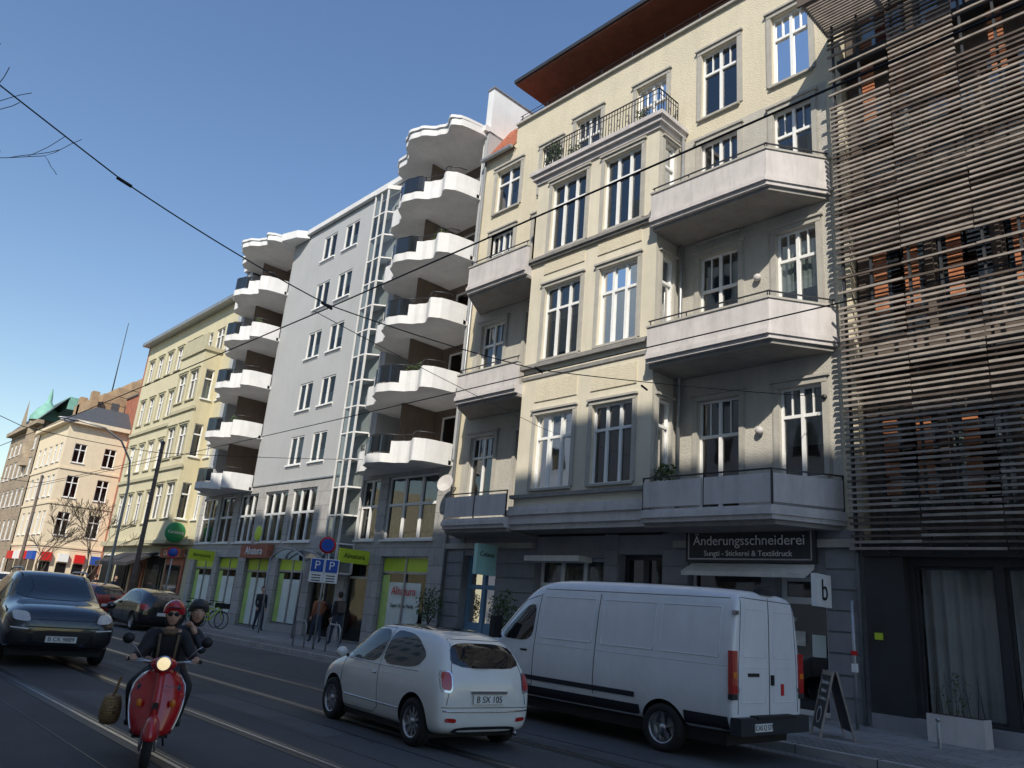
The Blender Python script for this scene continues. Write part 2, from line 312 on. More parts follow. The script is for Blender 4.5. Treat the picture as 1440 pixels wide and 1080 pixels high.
def balcony(z,kind,xs):
    xa,xb,flip=xs
    def P(o):
        pl=[(xa,16.28),(xa,14.9-o),(xb-.95,14.9-o),(xb+o*.7,16.28)]
        if flip: pl=[(xa+xb-x,y) for x,y in pl]
        return pl
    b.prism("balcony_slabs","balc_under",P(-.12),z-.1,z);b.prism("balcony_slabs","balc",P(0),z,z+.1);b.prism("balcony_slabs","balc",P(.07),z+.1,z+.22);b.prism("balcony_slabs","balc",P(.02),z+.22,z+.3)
    pl=P(0)
    segs=list(zip(pl[:-1],pl[1:]))[1:]
    for p,q in segs:
        p=V((*p,0));q=V((*q,0));L=(q-p).length;d=(q-p)/L;nn=V((d.y,-d.x,0))
        if nn.y>0.3 : nn=-nn
        F=lambda a,dd,zz,p=p,d=d,nn=nn:tuple(p+d*a+nn*dd+V((0,0,zz)))
        if kind=="panel":
            n=max(1,round(L/1.7))
            for i in range(n): b.box("balcony_panels","balc",L*i/n+.04,L*(i+1)/n-.04,-.04,.0,z+.36,z+.98,F=F)
            for i in range(n+1): b.box("balcony_posts","metal",min(L*i/n,L-.03),min(L*i/n,L-.03)+.03,-.05,-.02,z+.3,z+1.08,F=F)
            b.box("balcony_rail","metal",0,L,-.06,-.01,z+1.06,z+1.09,F=F)
        else:
            b.box("balcony_parapet","balc",.0,L,-.12,-.002,z+.3,z+.97,F=F);b.box("balcony_parapet_cap","trim",-.02,L+.02,-.15,.03,z+.97,z+1.02,F=F)
            b.box("balcony_rail","metal",0,L,-.08,-.05,z+1.16,z+1.19,F=F)
            for i in range(4): b.box("balcony_posts","metal",.05+(L-.12)*i/3,.07+(L-.12)*i/3,-.075,-.055,z+1.02,z+1.16,F=F)
for z,k in ((4.0,"panel"),(8.05,"solid"),(11.98,"solid")):
    balcony(z,k,(-11.35,-7.0,False));balcony(z,k,(-20.0,-16.2,True))
for z in (7.2,11.2): b.ell("wall_lamps","balc",(-8.95,16.22,z-.9),(.10,.08,.10))
def railing(ob,pts,z0,z1,sp=.11,mat="metal"):
    for p,q in zip(pts,pts[1:]):
        p=V(p);q=V(q);n=max(1,int((q-p).length/sp))
        ob.tube("railing",mat,[(*p,z1),(*q,z1)],.022,6);ob.tube("railing",mat,[(*p,z0+.08),(*q,z0+.08)],.014,6);ob.tube("railing",mat,[(*p,z1-.16),(*q,z1-.16)],.012,6)
        for i in range(n+1):
            c=p+(q-p)*i/n;ob.box("railing_bars",mat,c.x-.009,c.x+.009,c.y-.009,c.y+.009,z0,z1)
            if i<n and i%3==1:
                m_=p+(q-p)*(i+.5)/n;u_=(q-p).normalized()
                ob.tube("railing_scrolls",mat,[(m_.x+u_.x*.05*math.cos(t),m_.y+u_.y*.05*math.cos(t),(z0+z1)/2+.13*math.sin(t)) for t in np.linspace(0,6.28,9)],.010,4)
railing(b,[(bx0+.1,16.2),(bx0+.1,15.25),(bx1-.1,15.25),(bx1-.1,16.2)],15.68,16.72)
leaves(b,"terrace_plants",(-15.9,15.5,16.4),(.38,.2,.6),360);leaves(b,"terrace_plants",(-14.9,15.45,16.1),(.3,.15,.3),140);leaves(b,"terrace_plants",(-12.2,15.5,16.2),(.25,.15,.35),120)
for i in range(3): x=-13.4+i*.6;b.tube("terrace_chairs","slat",[(x,15.6,15.7),(x,15.6,16.6)],.02,5);b.box("terrace_chairs","slat",x,x+.45,15.5,15.9,16.1,16.15)
leaves(b,"balcony_plants",(-10.9,15.2,5.2),(.35,.2,.32),260)
# roof
b.box("parapet_cap","trim",-18.8,BX1,16.2,16.6,19.35,19.43);b.box("roof_deck","slate",BX0,BX1,18.1,YB,18.5,19.2);b.box("roof_deck","slate",-18.7,BX1,16.6,18.1,19.0,19.2)
b.box("penthouse","dark",-18.4,BX1-.2,18.6,YB-1,19.2,21.2);b.box("roof_overhang","soffit",-18.95,BX1+.1,16.15,YB,21.2,21.28);b.box("roof_edge","dark",-19.0,BX1+.15,16.08,YB,21.28,21.42)
for x in np.arange(-18.6,-6.9,1.3): b.box("roof_rail_posts","metal",x,x+.03,16.3,16.33,19.43,19.75)
for z in (19.6,19.74): b.tube("roof_rail","metal",[(-18.7,16.31,z),(-6.8,16.31,z)],.014,5)
b.quad("tile_roof","tile",[(BX0,16.15,18.45),(-18.78,16.15,18.45),(-18.78,17.4,20.5),(BX0,17.4,20.5)]);b.box("gutter","zinc",BX0,-18.8,16.0,16.14,18.36,18.46)
b.quad("tile_gable","cream",[(-18.76,16.15,18.4),(-18.76,18.5,18.4),(-18.76,18.5,20.5),(-18.76,17.4,20.5)]);b.quad("tile_roof_top","tile",[(BX0,17.4,20.5),(-18.78,17.4,20.5),(-18.78,20,21.1),(BX0,20,21.1)])
b.box("firewall","white_dirty",-20.85,BX0-.003,16.35,24,17,22.0);b.box("firewall_cap","zinc",-20.9,BX0+.05,16.3,24,22.0,22.06)
b.box("shop_sign","dark",-10.85,-7.6,.02,.14,3.2,3.98,F=street(16.2));b.box("shop_sign_frame","steel",-10.78,-7.67,.14,.143,3.26,3.92,F=street(16.2));b.box("shop_sign_face","dark",-10.75,-7.7,.143,.146,3.29,3.89,F=street(16.2))
b.text("shop_lettering","white","Änderungsschneiderei",.315,(-9.22,16.04,3.69));b.text("shop_lettering_small","white","Sungti - Stickerei & Textildruck",.175,(-9.22,16.04,3.4))
b.prism("awning","awning",[(0,0),(.45,-.22),(.45,-.32),(0,-.1)],-10.7,-7.65,F=lambda a,d,z:(z,16.1-a,3.18+d));b.box("projecting_sign","white",-7.42,-7.3,15.45,16.1,2.3,2.95);b.text("projecting_sign_logo","ink","b",.6,(-7.29,15.78,2.62),(math.pi/2,0,math.pi/2))
b.box("small_awning","awning",-16.1,-14.0,15.7,16.25,3.15,3.3);b.box("cafe_sign","turq",-17.75,-17.6,15.2,16.0,2.7,3.6);b.text("cafe_sign_text","ink","Celano",.2,(-17.59,15.6,3.3),(math.pi/2,0,math.pi/2))
b.tube("satellite_dish_arm","zinc",[(-20.3,16.3,5.6),(-20.3,15.9,5.7)],.03);b.lathe("satellite_dish","balc",[(.001,.08),(.16,.055),(.30,0),(.31,.0),(.16,.07),(.001,.1)],(-20.3,15.8,5.7),(-.3,1,-.3))
b.tube("street_downpipe","zinc",[(-6.75,16.15,.1),(-6.75,16.15,15)],.05);b.tube("party_wall_downpipe","zinc",[(-20.38,16.2,.1),(-20.38,16.2,18.4)],.05)
b.done()
# ---------------------------------------------------------------- slatted building
a=Ob("timber_slat_office_building");AX0,AX1=-6.6,3
Fa=street(16.6)
ah=[];
for z0,z1 in ((4.3,6.3),(8.2,10.4),(12.2,14.4),(15.9,18.4)):
    for x in np.arange(-6.3,2.6,1.3): ah.append((x,x+1.15,z0,z1))
wall(a,"slat_dark",Fa,AX0,AX1,3.4,22,ah)
for h in ah: win(a,Fa,*h,cols=1,tr=None,fm="slat_dark",sill=False,cur=.8,cm="poster")
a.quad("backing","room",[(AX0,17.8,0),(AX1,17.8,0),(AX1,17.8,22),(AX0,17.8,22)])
a.box("side_wall","dark",AX0,AX0+.03,16.62,30,0,22);a.box("body","dark",AX0+.04,AX1,18,30,0,22)
cols=[(-6.72,-5.35),(-5.33,-3.95),(-3.93,-2.5),(-2.48,-1.1),(-1.08,.4),(.42,1.8)]
for ci,(xa,xb) in enumerate(cols):
    for i in range(110):
        z=3.45+i*.125
        if z>16.2: break
        if 8.75<z<9.95 and i%3: continue
        if 13.9<z<15.6 and ci%2==0 and i%3: continue
        y=15.75+R.uniform(-.012,.012);o=R.uniform(-.06,.06);tl=R.uniform(-.01,.01)
        h=R.uniform(.040,.054)
        a.add("slats","slat" if R.random()<.75 else "slat_dark",[(xa+o*.3,y,z),(xb,y,z+tl),(xb,y+.05,z+tl),(xa+o*.3,y+.05,z),(xa+o*.3,y,z+h),(xb,y,z+h+tl),(xb,y+.05,z+h+tl),(xa+o*.3,y+.05,z+h)],[(0,1,2,3),(4,5,6,7),(0,1,5,4),(2,3,7,6),(0,3,7,4),(1,2,6,5)])
    a.box("slat_posts","dark",xa+.08,xa+.13,15.81,15.87,3.4,16.4);a.box("slat_posts","dark",(xa+xb)/2,(xa+xb)/2+.05,15.81,15.87,3.4,16.4)
for x in (-6.1,-5.45,-4.6,-3.4,-2.2):
    for z0,z1 in ((8.6,10.2),(13.6,15.9),(16.4,18.6),(4.6,6.2)):
        for k in range(int((z1-z0)/.1)): a.box("copper_shutters","cop_slat",x,x+.28,16.2,16.24,z0+k*.1,z0+k*.1+.06)
for z in (3.35,7.3,11.3,15.2): a.box("slab_edges","dark",AX0,AX1,16.0,16.6,z,z+.25)
for k in range(16): a.box("louvre_canopy","slat",-6.9,AX1,14.75+k*.09,14.79+k*.09,16.45,16.52)
for x in np.arange(-6.85,AX1,1.4): a.box("louvre_frame","slat_dark",x,x+.06,14.7,16.3,16.53,16.62)
a.box("louvre_edge","slat_dark",-6.95,AX1,14.68,14.74,16.4,16.64)
for k in range(20): a.box("upper_slats","slat",-6.7,AX1,15.75,15.79,18.3+k*.14,18.36+k*.14)
gfa=[(-5.75,-4.35,.45,3.2),(-4.2,-2.8,.45,3.2),(-2.6,-1.0,.45,3.2),(-.8,.8,.45,3.2)]
wall(a,"dark",street(16.35),AX0,AX1,0,3.4,gfa)
for h in gfa:
    win(a,street(16.35),*h,cols=1,tr=None,fm="dark",sill=False,cur=0,gl="glass_clear",t=.05)
    n=28;ps=[]
    for i in range(n+1): xx=h[0]+(h[1]-h[0])*i/n;yy=16.8+.05*math.sin(i*1.3)+.03*math.sin(i*2.9);ps+=[(xx,yy,.45),(xx,yy,3.2)]
    a.add("curtains","balc",ps,[(2*i,2*i+2,2*i+3,2*i+1) for i in range(n)],True)
a.text("window_lettering","zinc","SCALA TWIN",.14,(-3.6,16.46,2.4))
a.box("plinth","ground_b",AX0,AX1,16.1,16.34,.0,.4);a.box("base_panel","dark",AX0,-5.85,16.1,16.36,.4,3.38)
a.box("number_plate","lime",-6.45,-6.3,16.06,16.09,1.75,1.88)
a.done()
pl=Ob("window_planter");pl.box("trough","balc",-5.35,-4.45,15.35,15.75,.13,.58);pl.box("soil","bark",-5.32,-4.48,15.38,15.72,.58,.585);leaves(pl,"twigs",(-4.9,15.55,.95),(.3,.15,.35),60,.04)
for k in range(8): x=-5.25+k*.11;pl.tube("stems","bark",[(x,15.55,.55),(x+R.uniform(-.1,.1),15.5,1.3)],[.008,.003],4)
pl.done()
pl=Ob("hanging_plant");leaves(pl,"foliage",(-3.35,15.8,1.6),(.25,.2,.5),200,.07);pl.tube("stem","bark",[(-3.35,15.8,.13),(-3.35,15.8,1.5)],.02);pl.done()
# ---------------------------------------------------------------- grey building with curved balconies
c=Ob("grey_apartment_building");CX0,CX1=-42.3,-20.5
fl=[6.4+2.62*k for k in range(5)]
Z1=(-25.95,-20.62);Z2=(-41.5,-36.2)
ch=[(x,x+1.25,f+1.0,f+2.35) for f in fl for x in (-33.0,-30.95)]
bigw=[(-24.4,-21.3,3.9,6.25),(-26.2,-24.95,3.9,6.25),(-32.0,-29.8,3.9,6.25),(-34.7,-32.4,3.9,6.25),(-37.4,-35.4,3.9,6.25),(-39.7,-38,3.9,6.25),(-42.0,-40.1,3.9,6.25)]
shopw=[(-24.3,-21.4,.5,3.3),(-26.6,-25.0,.13,3.1),(-29.3,-27.2,.13,2.9),(-32.4,-29.9,.4,3.2),(-35.6,-33.2,.13,3.2),(-38.8,-36.4,.5,3.2),(-41.8,-39.3,.5,3.2)]
for x0,x1 in ((Z1[1],CX1),(Z2[1],Z1[0]),(CX0,Z2[0])): wall(c,"grey_c",Fs,x0,x1,6.6,19.9,ch)
wall(c,"stone",Fs,CX0,CX1,0,6.6,bigw+shopw,rev=.25)
c.box("stone_coping","zinc",CX0,CX1,-.0,.05,6.58,6.64,F=Fs)
for h in ch: win(c,Fs,*h,cols=2,tr=None,trim=None,cur=1,dep=.08,gl="glass_clear",t=.06);c.box("window_band","white_dirty",h[0]-.07,h[1]+.07,0,.02,h[2]-.16,h[2]-.07,F=Fs)
for h in bigw: win(c,Fs,*h,cols=3 if h[1]-h[0]>1.9 else 2,tr=.55,dep=.15,cur=.8,t=.075)
for i,h in enumerate(shopw):
    win(c,Fs,*h,cols=2 if h[1]-h[0]>1.9 else 1,tr=.8,dep=.2,fm="zinc",cur=.2,t=.06,sill=False,gl="glass_clear")
    if i not in(1,2):
        c.box("lime_fascia","lime",h[0]+.06,h[1]-.06,-.19,-.17,h[3]-.6,h[3]-.05,F=Fs)
        c.box("window_film","poster",h[0]+.5,h[1]-.5,-.2,-.19,h[2]+.1,h[3]-.9,F=Fs);c.box("window_film","limewin",h[0]+.06,h[0]+.5,-.2,-.185,h[2]+.1,h[3]-.65,F=Fs)
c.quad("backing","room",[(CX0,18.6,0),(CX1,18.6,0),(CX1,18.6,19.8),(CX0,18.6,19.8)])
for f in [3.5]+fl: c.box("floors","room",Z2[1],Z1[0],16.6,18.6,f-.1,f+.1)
c.box("roof_edge","white_dirty",CX0-.05,CX1,16.1,16.6,19.9,20.15);c.box("roof","zinc",CX0,CX1,16.3,30,19.85,19.95);c.box("side_wall","grey_c",CX1-.12,CX1-.002,16.32,30,0,19.85);c.box("side_wall","grey_c",CX0,CX0+.25,16.32,30,0,19.85)
def prof(t):
    ks=[(0,.2),(.05,.7),(.13,.9),(.22,.9),(.30,1.1),(.42,1.65),(.52,1.85),(.62,1.72),(.73,1.3),(.80,1.15),(.91,1.4),(.97,1.1),(1,.2)]
    for (a0,d0),(a1,d1) in zip(ks,ks[1:]):
        if t<=a1: s=(t-a0)/(a1-a0);s=s*s*(3-2*s);return d0+(d1-d0)*s
    return .2
def stack(x0,x1,ext=0):
    n=56;xs=[x0+(x1-x0)*i/n for i in range(n+1)];cur=[(x,16.3-prof(i/n)) for i,x in enumerate(xs)]
    for k,f in enumerate(fl+[19.6]):
        top=k==5
        c.prism("canopy" if top else "balcony_slabs","white_dirty",[(x,y+(.0 if not top else -.05)) for x,y in cur]+[(x1,17.5),(x0,17.5)],f+(.12 if top else 0),f+(.42 if top else .16))
        if top:
            c.prism("canopy_lip","white_dirty",[(x,y-.12) for x,y in cur]+[(x1,17.4),(x0,17.4)],f+.42,f+.54)
            if ext: c.prism("canopy_wing","white_dirty",[(x1+.004,15.4),(x1+ext*.7,15.7),(x1+ext,16.25),(x1+.004,16.25)],f+.12,f+.54)
            continue
        def strip(i0,i1,z0,z1,mat,th,part,o=0.):
            P=cur[i0:i1+1];m=len(P);vs=[];fs=[]
            for x,y in P: vs+=[(x,y-.015+o,z0),(x,y-.015+o,z1),(x,y+th+o,z1),(x,y+th+o,z0)]
            for i in range(m-1):
                for j in range(4): fs.append((4*i+j,4*i+(j+1)%4,4*i+4+(j+1)%4,4*i+4+j))
            fs+=[(0,1,2,3),(4*m-4,4*m-3,4*m-2,4*m-1)];c.add(part,mat,vs,fs)
        h=.76;ia,ib=int(n*.40),int(n*.68)
        strip(0,ia,f-.02,f+h,"white_dirty",.12,"balcony_parapets");strip(ia,ib,f-.02,f+.30,"white_dirty",.12,"balcony_parapets");strip(ib,n,f-.02,f+h,"white_dirty",.12,"balcony_parapets")
        strip(ia,ib,f+.36,f+.96,"glassblack",.02,"balcony_glass",.03)
        for i in range(ia,ib+1,3): x,y=cur[i];c.box("rail_posts","metal",x-.012,x+.012,y+.02,y+.045,f+.30,f+1.0)
        c.tube("handrail","metal",[(x,y+.05,f+1.0) for x,y in cur[1:-1]],.022,6)
        for i in range(2,n,5): x,y=cur[i];c.box("rail_posts","metal",x-.011,x+.011,y+.04,y+.06,f+.76,f+1.0)
    Fl=street(17.5);hs=[]
    for f in fl: hs+=[(x0+.4,x0+2.0,f+.3,f+2.35),(x0+2.8,x0+4.8,f+.3,f+2.35)]
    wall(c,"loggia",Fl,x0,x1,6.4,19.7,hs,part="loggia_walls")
    for h in hs: win(c,Fl,*h,cols=2,tr=None,dep=.12,sill=False,cur=.4)
    for x in(x0,x1): c.box("loggia_cheeks","grey_c",x-.1 if x==x1 else x,x if x==x1 else x+.1,16.3,17.5,6.4,19.6)
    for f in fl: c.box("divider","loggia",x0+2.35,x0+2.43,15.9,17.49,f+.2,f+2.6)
    for kk,fz in ((1,fl[3]),(0,fl[1])): leaves(c,"balcony_plants",(x0+3.6+kk*.6,15.4,fz+1.05),(.5,.15,.22),130)
stack(*Z1);stack(*Z2,ext=1.6)
gp=[(-27.9,16.3),(-27.6,15.8),(-26.6,15.8),(-26.2,16.3)]
for z in np.arange(2.6,19.4,1.12):
    c.prism("stair_bay_transoms","white_dirty",[(x,y-.03) for x,y in gp],z-.03,z+.03)
for z in np.arange(2.6,18.9,1.12):
    for (p,q) in zip(gp,gp[1:]): c.quad("stair_bay_glass","glass_clear",[(*p,z),(*q,z),(*q,z+1.12),(*p,z+1.12)])
for x,y in gp+[(-27.1,15.8)]: c.box("stair_bay_mullions","white_dirty",x-.03,x+.03,y-.05,y+.03,2.6,19.4)
c.prism("stair_bay_roof","white_dirty",[(x,y-.1) for x,y in gp],19.4,19.6)
c.box("stair_bay_back","pale",-27.88,-26.22,16.31,16.34,2.6,19.4)
for x,t in((-24.9,"Alnatura"),(-39.0,"Alnatura")):
    c.box("hanging_sign","lime",x-.06,x+.0,14.9,16.2,2.95,3.45);c.text("hanging_sign_text","ink",t,.26,(x+.012,15.55,3.2),(math.pi/2,0,math.pi/2))
c.box("fascia_board","brickred",-35.6,-32.9,15.98,16.28,3.15,3.75);c.text("shop_lettering","white","Alnatura",.5,(-34.2,15.96,3.45),ext=.01);c.ell("shop_logo","lime",(-34.0,15.95,4.25),(.35,.04,.35))
c.text("film_lettering","signred","Alnatura",.42,(-22.85,16.45,2.1));c.text("film_lettering","ink","Super Natur Markt",.18,(-22.85,16.45,1.6))
nn=14;cp=[(-29.6+2.7*i/nn,3.05+.35*math.sin(math.pi*i/nn)) for i in range(nn+1)]
c.add("entrance_canopy","glass",[(x,y,z) for x,z in cp for y in(14.6,16.2)],[(2*i,2*i+1,2*i+3,2*i+2) for i in range(nn)],True)
for y in(14.6,15.4,16.2): c.tube("canopy_frame","zinc",[(x,y,z) for x,z in cp],.03,6)
for x in(-29.6,-26.9): c.tube("canopy_frame","zinc",[(x,14.6,.13),(x,14.6,3.05)],.035,6)
c.done()
# ---------------------------------------------------------------- generic facades
def facade(ob,F,a0,a1,z0,top,wm,cols,rws,ww,cur=.5,trim=None,fm="white",cb=2):
    hs=[]
    for r0,r1 in rws:
        for x in cols: hs.append((x-ww/2,x+ww/2,r0,r1))
    wall(ob,wm,F,a0,a1,z0,top,hs)
    for h in hs: win(ob,F,*h,cols=cb,tr=.68,trim=trim,tw=.1,cur=cur,fm=fm,dep=.12)
d=Ob("yellow_apartment_building")
drows=[(5.2,7.2),(8.7,10.6),(12.1,13.9),(15.3,16.9)]
facade(d,Fs,-57.7,-47.3,4.0,18.2,"yellow_d",[-56.4,-54.6,-52.8,-51,-49.2,-48],drows,1.0,trim="olive_d")
facade(d,Fs,-43.6,-42.3,4.0,18.2,"yellow_d",[-42.95],drows,.7)
facade(d,street(15.3),-47.3,-43.6,4.0,15.0,"yellow_d",[-46.4,-44.6],drows[:3],1.25,trim="olive_d")
facade(d,Fr((-43.6,16.3,0),(0,-1,0),(1,0,0)),0,1,4,15,"yellow_d",[.5],drows[:3],.5,cb=1)
d.quad("bay","yellow_d",[(-47.3,16.3,4),(-47.3,15.3,4),(-47.3,15.3,15),(-47.3,16.3,15)]);d.box("bay_floor","olive_d",-47.35,-43.55,15.25,16.3,3.8,4.0);d.box("bay_cornice","olive_d",-47.4,-43.5,15.2,16.28,15.0,15.25)
for z in (8.0,11.4): d.box("string_course","olive_d",-57.7,-47.4,16.18,16.3,z,z+.2);d.box("string_course","olive_d",-47.4,-43.5,15.2,15.3,z,z+.2)
facade(d,Fs,-47.3,-43.6,15.25,18.2,"yellow_d",[-46.4,-44.6],[drows[3]],1.2)
d.box("bay_rail","olive_d",-47.2,-43.7,15.3,15.4,15.25,16.1)
d.box("ground_floor","olive_d",-57.7,-42.3,16.32,16.6,0,4.0);d.box("cornice","olive_d",-57.8,-42.3,16.0,16.3,3.8,4.1)
for x0,x1,m in ((-57.2,-54.8,"glassblack"),(-54.2,-51.8,"glassblack"),(-51.2,-49,"brickred"),(-48.6,-46,"glassblack"),(-45.6,-43,"brickred")):
    d.box("shopfronts",m,x0,x1,16.22,16.32,.2,3.2);d.box("shopfront_frames","white",x0,x1,16.2,16.24,3.2,3.3);d.box("shop_glass","glassblack",x0+.3,x1-.3,16.18,16.22,.7,2.7)
d.prism("awnings","awn_dark",[(0,0),(1.6,-.7),(1.6,-.9),(0,-.1)],-53,-47,F=lambda p,q,z:(z,16.2-p,3.4+q))
d.lathe("round_sign","green_sign",[(.001,0),(.5,0),(.55,.06),(.55,.14),(.5,.2),(.001,.2)],(-43.2,15.5,4.4),(1,0,0));d.text("round_sign_text","white","Carlsberg",.22,(-42.97,15.5,4.4),(math.pi/2,0,math.pi/2))
d.box("neon_sign","brickred",-46,-43,15.95,16.2,3.1,3.6);d.text("neon_text","white","CAFE BAR",.4,(-44.5,15.93,3.35))
d.box("eaves","zinc",-57.9,-42.2,15.75,16.4,18.2,18.42);d.quad("roof","slate",[(-57.8,15.8,18.43),(-42.3,15.8,18.43),(-42.3,20,21.5),(-57.8,20,21.5)])
d.quad("backing","room",[(-57.6,17.6,0),(-42.4,17.6,0),(-42.4,17.6,18.2),(-57.6,17.6,18.2)]);d.box("side_wall","brickred",-58,-57.7,16.3,30,0,18.4)
d.done()
e=Ob("corner_apartment_building")
er=[(5,7),(8.3,10.2),(11.4,13.1)]
facade(e,Fs,-86.5,-76,3.8,14.8,"cream_e",[-85,-83,-81,-79,-77.3],er,1.0)
Fe=Fr((-76,16.3,0),(0,1,0),(1,0,0));facade(e,Fe,0,5.2,3.8,14.8,"cream_e",[1.3,3.8],er,1.0)
for F,a0,a1 in((Fs,-86.5,-76),(Fe,0,5.2)):
    e.box("ground_floor","cream_e",a0,a1,-.3,-.02,0,3.8,F=F);e.box("eaves","cream_e",a0-.2,a1+.2,-.02,.5,14.8,15.15,F=F)
    for z in(4.2,7.8,10.9): e.box("string_course","cream_e",a0,a1,0,.08,z-.2,z-.02,F=F)
    for k in range(4):
        x=a0+.3+k*(a1-a0)/4;ww=(a1-a0)/4-.5;e.box("shopfronts","glassblack",x,x+ww,0,.03,.3,2.7,F=F);e.box("shop_fascia",["signred","white","signred","blue"][k],x,x+ww,.02,.3,2.8,3.5,F=F)
e.quad("roof","slate",[(-86.5,15.8,15.15),(-75.5,15.8,15.15),(-77.6,18.5,17.0),(-86.5,18.5,17.0)]);e.quad("roof","slate",[(-75.5,15.8,15.15),(-75.5,22,15.15),(-77.6,22,17.0),(-77.6,18.5,17.0)])
e.quad("backing","room",[(-86,17.3,0),(-77,17.3,0),(-77,17.3,14.8),(-86,17.3,14.8)]);e.quad("backing","room",[(-77,17.3,0),(-77,27,0),(-77,27,14.8),(-77,17.3,14.8)])
for x in(-83,-79): e.box("chimneys","brick",x,x+.8,18,18.6,16.5,18.6)
e.done()
g=Ob("stepped_gable_brick_house")
for i in range(6): g.box("gable_steps","brick",-84,-79,18.0+i*1.15,30,0 if i==0 else 16.9+i*.9,17.8+i*.9+.05)
for i in range(4): g.box("arches","slate",-78.99,-78.97,20+i*1.2,20.7+i*1.2,17.2,18.0)
g.tube("chimney","brick",[(-82,27,20),(-82,27,23)],.4,6);g.done()
g=Ob("red_brick_side_building");g.box("walls","brickred",-82,-74.5,21.3,40,0,18.6);g.box("coping","slate",-82,-74.4,21.2,40,18.6,18.75)
for z in(4,7.5,11,14.5):
    for y in(23.5,26): g.box("windows","glassblack",-74.5,-74.46,y,y+1,z,z+1.8)
g.done()
f=Ob("sandstone_corner_building")
facade(f,Fs,-101,-87,0,16,"sand",[-99.5,-97.5,-95.3,-93.1,-90.9,-88.7],[(1,3),(4.6,6.6),(8,9.8),(11,12.8),(13.6,15)],1.1)
f.box("cornice","sand",-101,-86.8,15.7,16.3,16,16.4);f.quad("roof","slate",[(-101,15.8,16.4),(-86.8,15.8,16.4),(-86.8,18,19.2),(-101,18,19.2)]);f.quad("backing","room",[(-101,17.3,0),(-87,17.3,0),(-87,17.3,16),(-101,17.3,16)])
f.prism("turret","sand",[(-90.5+1.3*math.cos(t*math.pi/4),17+1.3*math.sin(t*math.pi/4)) for t in range(8)],12,16.8)
f.lathe("turret_dome","copper",[(1.45,0),(1.4,.4),(1.0,1.2),(.5,1.8),(.25,2.2),(.2,2.8),(.05,3.6)],(-90.5,17,16.8),(0,0,1),12)
f.quad("gable","sand",[(-96,15.9,16.3),(-93,15.9,16.3),(-94.5,15.9,19.6)]);f.box("copper_roof","copper",-100,-86.9,18,26,18.0,19.3)
f.tube("antenna_mast","metal",[(-88,22,19),(-88,22,29)],[.08,.03],6);f.done()
h=Ob("distant_terrace_houses");
for i in range(6): h.box("blocks",["sand","cream_e","grey_c"][i%3],-125-i*14,-112-i*14,-6,17+i%2,0,14+R.uniform(-2,2))
h.box("block_end","cream_e",-240,-228,-30,40,0,17);h.done()
# opposite side of the street (unseen tall block, heights set for shadow and skylight)
o=Ob("opposite_shadow_block")
for x0,x1,H in((-42,-28,22.0),(-28,-24,28.2),(-24,-12,29.4),(-12,2,28.4),(2,16,29.8),(16,45,15)):
    o.box("body","white",x0,x1,-20,-4.22,0,H)
    for z in np.arange(4,H-2,3.3):
        for x in np.arange(x0+.8,x1-1.5,2.4): o.box("windows","glassblack",x,x+1.1,-4.22,-4.18,z,z+1.6);o.box("window_frames","white",x-.06,x+1.16,-4.19,-4.14,z-.1,z)
o.done()
o=Ob("opposite_corner_block");o.box("body","yellow_d",-120,-62,-22,-6,0,12)
for z in np.arange(3,11,3):
    for x in np.arange(-118,-64,3): o.box("windows","glassblack",x,x+1.3,-6,-5.96,z,z+1.7)
o.done()
